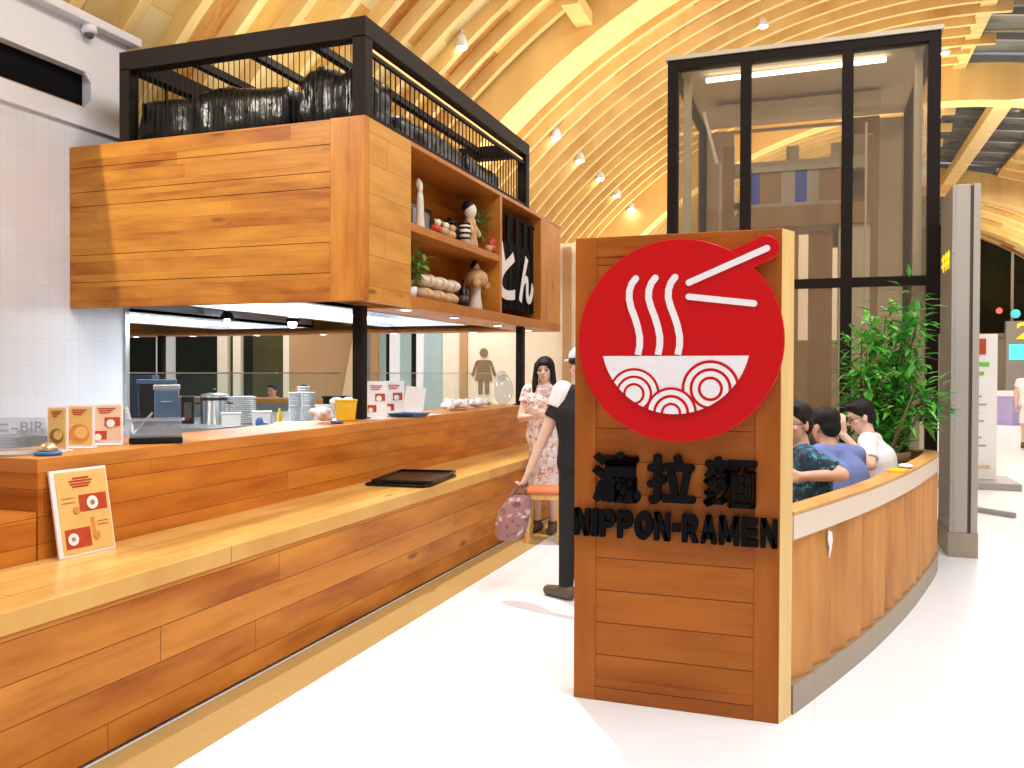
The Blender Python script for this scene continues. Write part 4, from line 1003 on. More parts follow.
obj('rim', G().box(-.14, .14, -.095, -.082, .12, .128).box(-.14, .14, .082, .095, .12, .128).box(-.14, -.125, -.085, .085, .12, .128).box(.125, .14, -.085, .085, .12, .128), M['steel'], t, local=True)
obj('tongs', G().bar((-.11, -.03, .05), (-.15, .02, .19), .02, .006).bar((-.11, -.05, .05), (-.02, -.02, .16), .02, .006), M['steel'], t, local=True)
# steel prep table behind the counter
PT = 1.03
t = thing('prep_table', 'stainless steel work table behind the counter holding pots and plates', 'table', (-4.9, 7.3, 0))
obj('table_top', G().box(-5.95, -3.80, 5.1, 9.4, PT - .04, PT), M['steel'], t, bevel=.004)
obj('cabinet_body', G().box(-5.9, -3.86, 5.2, 9.3, .08, PT - .04), M['steel_dark'], t)
obj('plinth', G().box(-5.85, -3.9, 5.25, 9.25, 0, .08), M['blackmatte'], t)
def boxthing(name, label, cat, x, y, z, w, d, h, mat, deg=0, bevel=.01, extra=None):
    t = thing(name, label, cat, (x, y, z), math.radians(deg))
    obj('body', G().box(-w / 2, w / 2, -d / 2, d / 2, 0, h), M[mat], t, local=True, bevel=bevel)
    if extra: extra(t, w, d, h)
    return t
def reg(t, w, d, h):
    obj('top_tray', G().box(-w / 2 - .02, w / 2 + .02, -d / 2 - .02, d / 2 + .02, h, h + .035), M['steel_blue'], t, local=True, bevel=.004)
    obj('screen', G().box(-w / 2 + .03, w / 2 - .03, -d / 2 - .004, -d / 2, h * .45, h * .9), M['blackgloss'], t, local=True)
boxthing('order_machine', 'black order machine at the left end of the prep table', 'machine', -5.42, 6.05, PT + .001, .28, .26, .36, 'blackgloss', 40, extra=reg)
def binx(t, w, d, h):
    obj('lid', G().box(-w / 2 - .008, w / 2 + .008, -d / 2 - .008, d / 2 + .008, h, h + .04), M['steel'], t, local=True, bevel=.006)
    obj('handle', G().tube([(-.04, -d / 2, h * .7), (-.04, -d / 2 - .03, h * .7), (.04, -d / 2 - .03, h * .7), (.04, -d / 2, h * .7)], .006, 6), M['steel_dark'], t, local=True)
boxthing('steel_bin', 'blue-gray steel canister with a lid left of the stock pot', 'canister', -4.97, 5.66, PT + .001, .18, .18, .32, 'steel_blue', 38, extra=binx)
def dsp(t, w, d, h):
    obj('front_plate', G().box(-w / 2 + .02, w / 2 - .02, -d / 2 - .004, -d / 2, h * .3, h * .8), M['gray_dark'], t, local=True)
    obj('red_button', G().cyl((0, -d / 2 - .012, h * .26), (0, -d / 2, h * .26), .012), M['red'], t, local=True)
boxthing('dispenser', 'black dispenser between the steel canister and the stock pot', 'dispenser', -4.99, 5.93, PT + .001, .10, .14, .26, 'blackgloss', 38, extra=dsp)
px, py = -4.78, 6.0
t = thing('stock_pot', 'tall shiny steel stock pot with a lid on the prep table', 'pot', (px, py, PT))
obj('body', G().lathe([(.10, .0), (.11, .01), (.11, .25), (.116, .255), (.116, .262), (.106, .262)], (px, py, PT + .001), 28), M['steel'], t, smooth=True)
obj('lid', G().lathe([(.112, .263), (.10, .275), (.04, .288), (1e-5, .29)], (px, py, PT + .001), 28), M['steel_dark'], t, smooth=True)
obj('lid_knob', G().lathe([(.012, .288), (.022, .31), (.015, .322), (1e-5, .324)], (px, py, PT), 14), M['blackgloss'], t, smooth=True)
obj('band', G().lathe([(.112, .225), (.112, .25)], (px, py, PT + .001), 28), M['blackgloss'], t, smooth=True)
for s in (-1, 1): obj('handle', G().tube([(px + s * .08, py + s * .08, PT + .2), (px + s * .11, py + s * .10, PT + .2), (px + s * .11, py + s * .06, PT + .2), (px + s * .1, py + s * .05, PT + .2)], .008, 6), M['blackgloss'], t)
# platform in front of the pot
o = obj('gas_stove', G().box(-4.78, -4.18, 5.22, 5.62, PT + .001, PT + .05).box(-4.74, -4.62, 5.25, 5.31, PT + .05, PT + .065), M['steel_dark'], origin=(-4.5, 5.4, PT)); tag(o, 'low dull steel stove top in front of the stock pot', 'stove')
plate_prof = [(.07, 0), (.12, .012), (.125, .017), (.07, .006), (1e-5, .006)]
pm = None
for i in range(14):
    if pm is None:
        pm = obj('plate', G().lathe(plate_prof, (0, 0, 0), 26), M['white'], local=True, smooth=True); o = pm
    else: o = link(pm.copy())
    o.location = (-4.86, 6.48, PT + .001 + .0175 * i)
    tag(o, 'white plate in the tall stack right of the stock pot' if i < 13 else 'topmost white plate of the tall stack right of the stock pot', 'plate', 'stacked white plates')
for i, lb in enumerate(('nearest', 'farther')):
    boxthing('food_container', '%s white lidded tub in front of the plate stack' % lb, 'tub', (-4.50, -4.42)[i], (5.86, 6.16)[i], PT + .001, .15, .12, .12, 'white', 35, extra=lambda t, w, d, h: obj('lid', G().box(-w / 2 - .006, w / 2 + .006, -d / 2 - .006, d / 2 + .006, h, h + .015), M['paper'], t, local=True, bevel=.004))
o = obj('blue_cloth', G().ell((-4.27, 5.92, PT + .05), (.035, .03, .05)).ell((-4.25, 5.95, PT + .03), (.05, .04, .03)), M['blue'], origin=(-4.27, 5.92, PT), smooth=True); tag(o, 'crumpled blue cloth beside the white tubs', 'cloth')
o = obj('oval_tray', G().lathe([(.16, 0), (.20, .03), (.19, .03), (.15, .008), (1e-5, .008)], (-4.20, 6.34, PT + .001), 30), M['white'], origin=(-4.20, 6.34, PT), smooth=True); tag(o, 'wide shallow white dish right of the blue cloth', 'dish')
o = obj('sauce_bottle', G().lathe([(.02, 0), (.024, .01), (.024, .08), (.01, .11), (.008, .14)], (-4.55, 6.60, PT + .001), 14), M['yellow'], origin=(-4.55, 6.6, PT), smooth=True); tag(o, 'small yellow bottle between the plates and white cups', 'bottle')
cup = None
for j, (x, y, n) in enumerate(((-4.62, 6.95, 8), (-4.50, 7.0, 8), (-4.72, 7.24, 10))):
    for i in range(n):
        if cup is None:
            cup = obj('paper_cup', G().lathe([(.042, 0), (.058, .10), (.062, .10), (.062, .106), (.0595, .106), (.0398, .006), (1e-5, .01)], (0, 0, 0), 18), M['white'], local=True, smooth=True); o = cup
        else: o = link(cup.copy())
        o.location = (x, y, PT + .001 + .024 * i); tag(o, 'white cup in the %s nested stack right of the plates' % ('left', 'middle', 'tall right')[j], 'cup', 'nested cups, %s stack' % ('left', 'middle', 'right')[j])
def rackx(t, w, d, h):
    obj('shelf_lip', G().box(-w / 2 - .01, w / 2 + .01, -d / 2 - .01, d / 2 + .01, h, h + .02), M['blackmatte'], t, local=True)
boxthing('black_rack', 'black box rack behind the white bowls', 'rack', -4.28, 7.12, PT + .001, .24, .18, .22, 'blackmatte', 30, extra=rackx)
bw_ = None
for j, (x, y) in enumerate(((-4.05, 6.62), (-3.94, 6.86))):
    for i in range(4):
        if bw_ is None:
            bw_ = obj('noodle_bowl', G().lathe([(.05, 0), (.06, .012), (.11, .06), (.125, .10), (.1215, .10), (.106, .06), (.056, .016), (1e-5, .014)], (0, 0, 0), 26), M['white'], local=True, smooth=True); o = bw_
        else: o = link(bw_.copy())
        o.location = (x, y, PT + .001 + .026 * i); tag(o, 'white bowl in the %s short stack before the black rack' % ('left', 'right')[j], 'bowl', 'stacked bowls, %s stack' % ('left', 'right')[j])
t = thing('yellow_tub', 'bright yellow plastic tub left of the middle black post', 'tub', (-3.44, 5.86, 1.12))
obj('tub_body', G().lathe([(.085, 0), (.095, .01), (.115, .155), (.122, .155), (.122, .165), (.11, .165), (.088, .015), (1e-5, .015)], (-3.44, 5.86, 1.121), 4, Matrix.Rotation(math.radians(80), 3, 'Z')), M['yellow'], t)
obj('white_cloth', G().ell((-3.48, 5.80, 1.27), (.06, .05, .035)).ell((-3.44, 5.9, 1.275), (.04, .06, .03)), M['c_white'], t, smooth=True)
t = thing('white_bag', 'crumpled white plastic bag left of the yellow tub', 'bag', (-3.5, 5.62, 1.12))
g = G(); r5 = random.Random(9)
g.ell((-3.48, 5.62, 1.178), (.055, .08, .052))
for i in range(18):
    a = Vector((-3.48 + r5.uniform(-.035, .035), 5.62 + r5.uniform(-.05, .05), 1.155 + r5.uniform(0, .06))); b = a + Vector((r5.uniform(-.025, .025), r5.uniform(-.035, .035), r5.uniform(0, .035))); g.cap(a, b, .028, r5.uniform(.018, .026), 10)
remeshed('bag_body', g, .008, M['c_white'], t, 1)
o = obj('blue_dish', G().lathe([(.04, 0), (.055, .02), (.05, .02), (1e-5, .006)], (-3.30, 5.5, 1.121), 20), M['blue'], origin=(-3.3, 5.5, 1.121), smooth=True); tag(o, 'tiny blue dish on the counter in front of the yellow tub', 'dish')
stand('left white menu card with red print right of the middle post', -3.475, 6.42, 1.121, .18, .30, 30, 'paper', 1)
stand('right white menu card with red print right of the middle post', -3.475, 6.74, 1.121, .18, .30, 30, 'paper', 1)
t = thing('blank_sign', 'blank white tilted card standing right of the red-print menus', 'sign', (-3.45, 7.06, 1.136), math.radians(30))
obj('card', G().box(-.09, .09, 0, .006, 0, .23, Matrix.Rotation(math.radians(8), 3, 'Y'), Vector((0, 0, 0))), M['paper'], t, local=True)
obj('foot', G().box(-.07, .07, -.05, .06, 0, .006), M['paper'], t, local=True)
o = obj('blue_tray', G().lathe([(.15, 0), (.19, .03), (.18, .03), (.14, .008), (1e-5, .008)], (-3.265, 6.60, 1.121), 4, Matrix.Rotation(.7, 3, 'Z')), M['blue'], origin=(-3.265, 6.6, 1.12)); tag(o, 'blue tray lying on the counter right of the middle post', 'tray')
for i, (x, y) in enumerate(((-3.36, 6.24), (-3.27, 7.0))):
    o = obj('paper_sheet', G().box(x - .10, x + .10, y - .14, y + .14, 1.121, 1.1225), M['paper'], origin=(x, y, 1.121)); tag(o, ('white paper sheet on the counter before the blue tray', 'white paper sheet on the counter behind the blue tray')[i], 'paper')
rr = random.Random(5); V3 = lambda *a: Vector(a)
def rumple(x, y, n, r, label):
    g = G()
    g.ell((x, y, 1.121 + r * .62), (r * .95, r * 2.6, r * .5))
    for i in range(n * 3):
        a = V3(x + rr.uniform(-.07, .07), y + rr.uniform(-.2, .2), 1.121 + r * rr.uniform(.35, 1.0)); b = a + V3(rr.uniform(-.06, .06), rr.uniform(-.12, .12), rr.uniform(-.03, .03)); b.z = max(b.z, 1.165); a.z = max(a.z, 1.165)
        g.cap(a, b, r * rr.uniform(.34, .5), r * rr.uniform(.25, .45), 10)
    o = remeshed('crumpled_towel', g, .010, M['c_white'], None, 3, (x, y, 1.121)); tag(o, label, 'towel')
rumple(-3.42, 7.95, 7, .075, 'crumpled white towel on the counter, nearer of the two')
rumple(-3.44, 8.58, 6, .07, 'crumpled white towel on the counter, farther of the two')
o = obj('clear_bag', G().ell((-3.36, 9.2, 1.30), (.10, .16, .18)).ell((-3.36, 9.16, 1.46), (.06, .09, .06)), M['clear'], origin=(-3.36, 9.2, 1.12), smooth=True); tag(o, 'puffy clear plastic bag near the far end of the counter', 'bag')
# trays on the bench
for i, (x, y, dz) in enumerate(((-2.85, 5.83, 0), (-2.84, 5.86, .014))):
    t = thing('serving_tray', ('lower of two stacked glossy black trays on the bench', 'upper of two stacked glossy black trays on the bench')[i], 'tray', (x, y, .683 + dz * 1.75), math.radians(4 + 5 * i), 'black trays on the bench')
    w, d = .215, .33
    g = G(); g.box(-w, w, -d, d, 0, .006); g.box(-w - .012, -w, -d - .012, d + .012, .002, .022).box(w, w + .012, -d - .012, d + .012, .002, .022).box(-w, w, -d - .012, -d, .002, .022).box(-w, w, d, d + .012, .002, .022)
    obj('tray_body', g, M['blackgloss'], t, local=True, bevel=.003)
t = thing('far_counter', 'far wooden counter on the other side of the kitchen', 'counter', (-8.4, 10.5, 0))
obj('front_panel', G().box(-10.4, -6.4, 10.2, 10.25, .1, 1.06), M['steel_dark'], t)
obj('countertop', G().box(-10.4, -6.4, 10.18, 10.78, 1.06, 1.12), M['w_front'], t)
obj('plinth', G().box(-10.35, -6.45, 10.26, 10.7, 0, 1.06), M['wood_far'], t)
t = thing('glass_guard', 'clear glass guard standing along the far kitchen counter', 'glass guard', (-8.4, 10.4, 1.12))
obj('glass_pane', G().box(-10.4, -6.4, 10.40, 10.408, 1.121, 1.47), M['glass'], t); obj('top_edge', G().box(-10.4, -6.4, 10.395, 10.413, 1.47, 1.482), M['steel'], t)
o = obj('navy_partition', G().box(-7.4, -6.2, 6.85, 6.95, 0, 1.46), M['navy_wall'], origin=(-6.8, 6.9, 0)); tag(o, 'dark navy partition panel behind the tiled wall end', 'partition')
# pictogram on the restroom wall
g = G(); U = XZ(15.999); cx = -6.255; b = 1.10
g.prism([(cx + .085 * math.cos(2 * PI * i / 24), 1.885 + .09 * math.sin(2 * PI * i / 24)) for i in range(24)], U, 0, .03)
g.prism([(cx - .10, 1.74), (cx + .10, 1.74), (cx + .185, 1.33), (cx - .185, 1.33)], U, 0, .03)
for s in (-1, 1):
    g.prism([(cx + s * .11, 1.74), (cx + s * .165, 1.72), (cx + s * .265, 1.44), (cx + s * .215, 1.42)], U, 0, .03)
    g.prism([(cx + s * .03, 1.33), (cx + s * .11, 1.33), (cx + s * .11, 1.06), (cx + s * .03, 1.06)], U, 0, .03)
o = obj('restroom_sign', g, M['icon'], origin=(cx, 16, 1.06)); tag(o, 'bronze woman pictogram on the beige restroom wall', 'sign')

# ------------------------------------------------------------------ people
def V(*a): return Vector(a)
def hand(g, w, d, side, curl=.5, s=1.0):
    """palm, four fingers and a thumb; d = pointing direction, side = direction of the thumb"""
    d = Vector(d).normalized(); side = Vector(side); side = (side - d * side.dot(d)).normalized(); nrm = d.cross(side)
    pc = w + d * .085 * s
    for q in (-.024, -.008, .008, .024): g.cap(w + side * q * .7 * s + d * .015 * s, pc + side * q * s, .017 * s, .0135 * s, 8)
    for q, L in ((.030, .068), (.010, .078), (-.010, .072), (-.030, .055)):
        p = pc + side * q * s; a = curl * .4; dd = d
        for j, f in enumerate((.42, .33, .25)):
            dd = (Matrix.Rotation(a, 3, side) @ dd).normalized(); e = p + dd * L * f * s; g.cap(p, e, (.0098 - .0008 * j) * s, (.009 - .0008 * j) * s, 8); p = e; a = curl * .8
    p = w + side * .028 * s + d * .03 * s; e = p + (side * .75 + d * .7 + nrm * .25).normalized() * .036 * s; g.cap(p, e, .0125 * s, .0105 * s, 8)
    f = e + (side * .2 + d * .95 + nrm * .3).normalized() * .03 * s; g.cap(e, f, .0105 * s, .009 * s, 8)
def person(label, J, head_dir, clothes, hair='short', hairm='hair', skin='skin', group=None, glasses=False, curl=.6, seated=False, name='person'):
    """J: joints in world coordinates. One continuous body; clothes, hair and features are its parts"""
    hd = Vector(head_dir).normalized(); up0 = Vector((0, 0, 1)); rt = hd.cross(up0).normalized(); up = rt.cross(hd).normalized()
    H = Matrix((rt, hd, up)).transposed()                         # head frame: x right, y forward, z up
    pel, che, nek, hed = J['pel'], J['che'], J['nek'], J['hed']
    base = Vector((pel.x, pel.y, 0)); t = thing(name, label, 'person', base, 0, group)
    g = G(); ax = (J['sL'] - J['sR']).normalized(); hx = (J['hL'] - J['hR']).normalized(); wst = pel.lerp(che, .5)
    def torso(g, e, flat=False, low=True):
        for q in (-1, 1):
            if low: g.cap(pel + hx * .065 * q, wst + ax * .06 * q, .105 + e, .095 + e, 14)
            g.cap(wst + ax * .06 * q, che + ax * .075 * q, .095 + e, .112 + e, 14)
            g.cap(che + ax * .075 * q, nek - up0 * .05 + ax * .07 * q, .105 + e, .06 + e, 14)
        g.cap(nek - up0 * .055, J['sL'], .062 + e, .05 + e); g.cap(nek - up0 * .055, J['sR'], .062 + e, .05 + e)
    torso(g, 0)
    g.cap(nek - up0 * .06, hed - up * .05 - hd * .015, .056, .05)
    Hp = lambda x, y, z: hed + H @ Vector((x, y, z))
    g.ell(Hp(0, -.012, .032), (.074, .092, .086), H, 20, 14); g.ell(Hp(0, .02, -.035), (.058, .062, .072), H, 18, 12); g.ell(Hp(0, .045, -.085), (.026, .026, .022), H)
    g.cap(Hp(0, .078, .012), Hp(0, .098, -.022), .008, .014, 8); g.ell(Hp(0, .072, .030), (.045, .014, .010), H); g.ell(Hp(0, .078, -.058), (.024, .010, .010), H)
    for q in (-1, 1):
        g.ell(Hp(q * .076, -.005, -.01), (.010, .020, .032), H); g.ell(Hp(q * .04, .055, -.018), (.022, .02, .018), H)
    for s in 'LR':
        g.cap(J['s' + s], J['e' + s], .048, .039); g.cap(J['e' + s], J['w' + s], .038, .026)
        d = J.get('d' + s, J['w' + s] - J['e' + s]); th = J.get('t' + s, hd); hand(g, J['w' + s], d, th, J.get('c' + s, curl))
        g.cap(J['h' + s], J['k' + s], .082, .056); g.cap(J['k' + s], J['a' + s], .055, .036)
        fd = J.get('f' + s, Vector((hd.x, hd.y, 0)).normalized()); g.cap(J['a' + s] - up0 * .03 - fd * .03, J['a' + s] - up0 * .045 + fd * .14, .036, .026)
    body = remeshed('body', g, .0085, M[skin], t, 2)
    for q in (-1, 1):
        obj('eye', G().ell(Hp(q * .031, .071, .004), (.013, .007, .0065), H, 10, 8), M['eye'], body, smooth=True)
        obj('eyebrow', G().cap(Hp(q * .017, .083, .028), Hp(q * .046, .074, .030), .0038, .003, 8), M[hairm], body)
    obj('mouth', G().ell(Hp(0, .083, -.056), (.021, .007, .0055), H, 12, 8), M['lip'], body, smooth=True)
    if glasses:
        gg = G()
        for q in (-1, 1):
            gg.tube([Hp(q * .033 + .024 * math.cos(a * PI / 8), .094, .004 + .018 * math.sin(a * PI / 8)) for a in range(17)], .0028, 6)
            gg.tube([Hp(q * .057, .094, .010), Hp(q * .078, .05, .010), Hp(q * .08, .0, .006)], .0025, 6)
        gg.tube([Hp(-.01, .096, .006), Hp(.01, .096, .006)], .0025, 6); obj('eyeglasses', gg, M['blackgloss'], body)
    g = G()
    if hair == 'short':
        g.ell(Hp(0, -.024, .052), (.086, .096, .083), H, 20, 14); g.ell(Hp(0, -.055, -.005), (.076, .058, .075), H); g.ell(Hp(0, .05, .10), (.065, .042, .03), H)
        for q in (-1, 1): g.cap(Hp(q * .074, .01, .04), Hp(q * .075, .0, .0), .014, .008, 8)
    elif hair == 'long':
        g.ell(Hp(0, -.022, .050), (.090, .100, .090), H, 20, 14)
        for q in (-1, 1):
            g.cap(Hp(q * .072, .012, .06), Hp(q * .088, .02, -.10), .026, .03); g.cap(Hp(q * .088, .02, -.10), Hp(q * .085, .045, -.30), .032, .022)
            g.cap(Hp(q * .03, .066, .085), Hp(q * .062, .058, .035), .018, .012, 8)
        g.cap(Hp(0, -.065, .03), Hp(0, -.075, -.25), .075, .06)
        g.cap(Hp(-.035, .072, .072), Hp(.035, .072, .072), .017, .017, 8)
    elif hair == 'bob':
        g.ell(Hp(0, -.024, .048), (.090, .098, .088), H, 20, 14); g.cap(Hp(0, -.06, .02), Hp(0, -.06, -.09), .075, .06)
    if hair: remeshed('hair', g, .009, M[hairm], body, 2)
    for c in clothes:
        k_, mt = c[0], M[c[1]]; g = G()
        if k_ == 'shirt':
            torso(g, .013); fr = c[2]
            for s in 'LR': g.cap(J['s' + s], J['s' + s].lerp(J['e' + s], fr), .062, .060 if fr < .9 else .05, 14, flat1=True)
            if len(c) > 3:
                for s in 'LR': g.cap(J['e' + s], J['e' + s].lerp(J['w' + s], c[3]), .05, .042, 14, flat1=True)
            nm = 'shirt'
        elif k_ == 'trousers':
            for q in (-1, 1): g.cap(pel + hx * .065 * q, pel.lerp(wst, .6) + hx * .06 * q, .118, .108, 14)
            for s in 'LR': g.cap(J['h' + s], J['k' + s], .096, .068); g.cap(J['k' + s], J['a' + s], .067, .05, 14, flat1=True)
            nm = 'trousers'
        elif k_ == 'dress':
            torso(g, .013)
            for s in 'LR': g.cap(J['s' + s], J['s' + s].lerp(J['e' + s], .45), .062, .064, 14, flat1=True)
            g.cap(wst, V(pel.x, pel.y, c[2]), .135, .165, 20, flat1=True); nm = 'dress'
        elif k_ == 'sleeve':
            for s in c[2]: g.cap(J['s' + s] + up0 * .02, J['s' + s].lerp(J['e' + s], c[3]), .074, .068, 14, flat1=True)
            nm = 'sleeve'
        elif k_ == 'shoes':
            for s in 'LR':
                fd = J.get('f' + s, Vector((hd.x, hd.y, 0)).normalized()); a = J['a' + s]
                g = G(); g.cap(a - up0 * .035 - fd * .035, a - up0 * .05 + fd * .16, .047, .036, 14); g.cap(a - up0 * .03, a + up0 * .01, .046, .044, 12)
                remeshed('shoe', g, .008, mt, t, 2)
            continue
        elif k_ == 'cap':
            g = G(); g.ell(Hp(0, -.015, .07), (.094, .106, .075), H, 20, 14); g.ell(Hp(0, .10, .052), (.065, .07, .010), H); obj('cap', g, mt, t, smooth=True)
            obj('cap_band', G().lathe([(1.0, -.014), (1.0, .014)], Hp(0, -.015, .045), 28, H @ Matrix.Diagonal((.0945, .1065, 1))), M['c_black'], t, smooth=True)
            continue
        remeshed(nm, g, .010, mt, t, 3)
    return t

# woman in the floral dress behind the stool
b = V(-2.41, 7.74, 0)
J = dict(pel=b + V(0, 0, .90), che=b + V(0, .01, 1.22), nek=b + V(0, 0, 1.39), hed=b + V(0, -.015, 1.515), sL=b + V(.165, 0, 1.33), sR=b + V(-.165, 0, 1.33), eL=b + V(.215, -.06, 1.07), eR=b + V(-.215, -.06, 1.07),
         wL=b + V(.03, -.24, 1.13), wR=b + V(-.03, -.22, 1.10), tL=V(0, 0, 1), tR=V(0, 0, 1), hL=b + V(.085, 0, .87), hR=b + V(-.085, 0, .87), kL=b + V(.08, -.02, .48), kR=b + V(-.08, -.02, .48), aL=b + V(.075, .02, .08), aR=b + V(-.075, .02, .08), fL=V(.1, -1, 0), fR=V(-.1, -1, 0))
person('woman with long black hair in a pink floral dress, hands clasped', J, (.12, -1, -.02), [('dress', 'c_floral', .42), ('shoes', 'shoe')], 'long', 'hair', 'skin_f')
# dark-dressed person walking behind the sign pillar
b = V(-1.47, 5.52, 0)
J = dict(pel=b + V(.02, 0, .90), che=b + V(.02, 0, 1.22), nek=b + V(.02, .0, 1.40), hed=b + V(.005, .01, 1.535), sL=b + V(-.115, -.03, 1.355), sR=b + V(.17, .04, 1.355), eL=b + V(-.225, -.06, 1.10), eR=b + V(.25, .02, 1.10),
         wL=b + V(-.325, -.10, .85), wR=b + V(.24, .12, .86), dL=V(-.4, -.1, -.9), tL=V(0, 1, 0), tR=V(0, 1, 0), hL=b + V(-.055, 0, .86), hR=b + V(.10, 0, .86), kL=b + V(-.075, -.02, .48), kR=b + V(.13, .16, .50), aL=b + V(-.085, -.04, .085), aR=b + V(.14, .02, .14), fL=V(-.75, .35, 0).normalized(), fR=V(-.5, .8, 0).normalized())
person('person in black with a white cap, walking half hidden behind the sign pillar', J, (-.75, .62, -.05), [('shirt', 'c_black', .62), ('sleeve', 'c_white', 'L', .34), ('trousers', 'c_black'), ('shoes', 'shoe'), ('cap', 'c_white')], 'short', 'hair_br', 'skin_f', curl=1.1)
# seated diners
def seat(label, x, y, deg, lean, clothes, hd, sh=.50, hair='short', hairm='hair', arms=None, glasses=False, skin='skin', side=0.0, group=None):
    a = math.radians(deg); f = V(math.sin(a), -math.cos(a), 0); l = V(-f.y, f.x, 0)      # forward; l = the sitter's left
    P = lambda fw, lf, z: V(x, y, 0) + f * fw + l * lf + V(0, 0, z)
    J = dict(pel=P(0, 0, sh + .06), che=P(lean * .55, side * .6, sh + .38), nek=P(lean, side, sh + .565), hed=P(lean * 1.25 + .03, side * 1.2, sh + .69), sL=P(lean * .9, .175 + side, sh + .51), sR=P(lean * .9, -.175 + side, sh + .51),
             hL=P(.04, .09, sh + .03), hR=P(.04, -.09, sh + .03), kL=P(.43, .11, sh + .01), kR=P(.43, -.11, sh + .01), aL=P(.40, .11, .085), aR=P(.42, -.11, .085), fL=f, fR=f,
             eL=P(lean + .08, .24 + side, sh + .27), eR=P(lean + .08, -.24 + side, sh + .27), wL=P(lean + .30, .12 + side, sh + .31), wR=P(lean + .30, -.10 + side, sh + .30), tL=V(0, 0, 1), tR=V(0, 0, 1))
    if arms:
        for k_, v in arms.items(): J[k_] = P(*v) if k_[0] in 'ew' else V(*v)
    return person(label, J, hd, clothes, hair, hairm, skin, group, glasses)
seat('man in glasses and a teal floral shirt leaning on the booth rim', -.015, 5.20, -80, .06, [('shirt', 'c_teal', .80), ('trousers', 'c_dark'), ('shoes', 'shoe')], (-.62, -.78, -.10), .52, glasses=True,
     arms=dict(eL=(-.10, .26, .955), wL=(.12, .30, .945), eR=(.14, -.22, .82), wR=(.34, -.06, .84), tL=(0, .3, 1)))
seat('man seen from behind in a periwinkle blue shirt at the booth', .20, 5.90, -150, .14, [('shirt', 'c_blue', .6), ('trousers', 'c_dark'), ('shoes', 'shoe')], (-.72, .68, -.15), .46, side=.05)
seat('man in a white shirt and glasses bending over his food at the booth', .49, 6.80, -100, .13, [('shirt', 'c_white', .75), ('trousers', 'c_dark'), ('shoes', 'shoe')], (-.93, -.25, -.35), .49, glasses=True, arms=dict(eR=(.15, -.15, .82), wR=(.36, -.04, .84), eL=(.08, .32, .86), wL=(.27, .30, 1.07), dL=(-.15, -.05, .98), tL=(-1, .2, 0)), skin='skin_f')
seat('brown-haired diner mostly hidden behind the other booth guests', .0, 7.37, -90, .10, [('shirt', 'c_dark', .6), ('trousers', 'c_dark'), ('shoes', 'shoe')], (-.7, -.6, -.3), .44, hair='bob', hairm='hair_br', skin='skin_f')
seat('dark-haired person seen far through the kitchen, left of two', -9.05, 13.0, 0, .05, [('shirt', 'c_white', .6), ('trousers', 'c_dark'), ('shoes', 'shoe')], (0, -1, -.1), .47)
seat('dark-haired person seen far through the kitchen, right of two', -8.42, 13.0, 0, .05, [('shirt', 'c_dark', .6), ('trousers', 'c_dark'), ('shoes', 'shoe')], (0, -1, -.1), .45, hair='bob')
b = V(4.04, 20, 0)
J = dict(pel=b + V(0, 0, .9), che=b + V(0, 0, 1.22), nek=b + V(0, 0, 1.40), hed=b + V(0, 0, 1.53), sL=b + V(.17, 0, 1.35), sR=b + V(-.17, 0, 1.35), eL=b + V(.22, 0, 1.1), eR=b + V(-.22, 0, 1.1), wL=b + V(.23, -.08, .86), wR=b + V(-.23, -.08, .86), tL=V(0, -1, 0), tR=V(0, -1, 0),
         hL=b + V(.085, 0, .86), hR=b + V(-.085, 0, .86), kL=b + V(.08, -.02, .48), kR=b + V(-.08, -.02, .48), aL=b + V(.08, 0, .085), aR=b + V(-.08, 0, .085))
person('distant person in white at the right edge of the far hall', J, (-.3, -1, 0), [('dress', 'c_white', .5), ('shoes', 'shoe')], 'bob', 'hair_br', 'skin_f')
# booth furniture
for x, y, z, lb in ((-.015, 5.20, .455, 'stool under the man in the teal floral shirt'), (.20, 5.90, .395, 'stool under the man in the blue shirt'), (.49, 6.80, .425, 'stool under the man in the white shirt'), (.0, 7.37, .375, 'stool under the brown-haired diner')):
    t = thing('booth_stool', lb, 'stool', (x, y, 0), group='stools inside the booth')
    obj('seat', G().lathe([(.12, z - .05), (.13, z - .04), (.13, z - .015), (.11, z)], (x, y, 0), 20), M['seat_or'], t, smooth=True)
    obj('pedestal', G().lathe([(.12, 0), (.12, .015), (.025, .03), (.025, z - .05)], (x, y, 0), 16), M['black'], t)
t = thing('booth_table', 'small dark booth table in front of the diners', 'table', (-.75, 6.3, 0))
obj('table_top', G().box(-1.0, -.52, 5.6, 7.1, .70, .735), M['w_rim'], t, bevel=.004)
for yy in (5.9, 6.8): obj('pedestal', G().cyl((-.8, yy, .02), (-.8, yy, .70), .035).lathe([(.15, 0), (.15, .02)], (-.8, yy, 0)), M['black'], t)
p, d = along(1.95); q = p - Vector((d.y, -d.x)) * .06
o = obj('food_wrapper', G().box(q.x - .05, q.x + .05, q.y - .09, q.y + .09, RIM + .001, RIM + .012, Matrix.Rotation(-.25, 3, 'Z'), Vector((q.x, q.y, RIM))), M['yellow'], origin=(q.x, q.y, RIM)); tag(o, 'yellow food wrapper lying on the booth rim beside the white shirt', 'wrapper')
p, d = along(2.2); q = p - Vector((d.y, -d.x)) * .055
o = obj('paper_napkin', G().ell((q.x, q.y, RIM + .014), (.045, .075, .012)), M['c_white'], origin=(q.x, q.y, RIM), smooth=True); tag(o, 'crumpled white napkin on the booth rim behind the yellow wrapper', 'napkin')
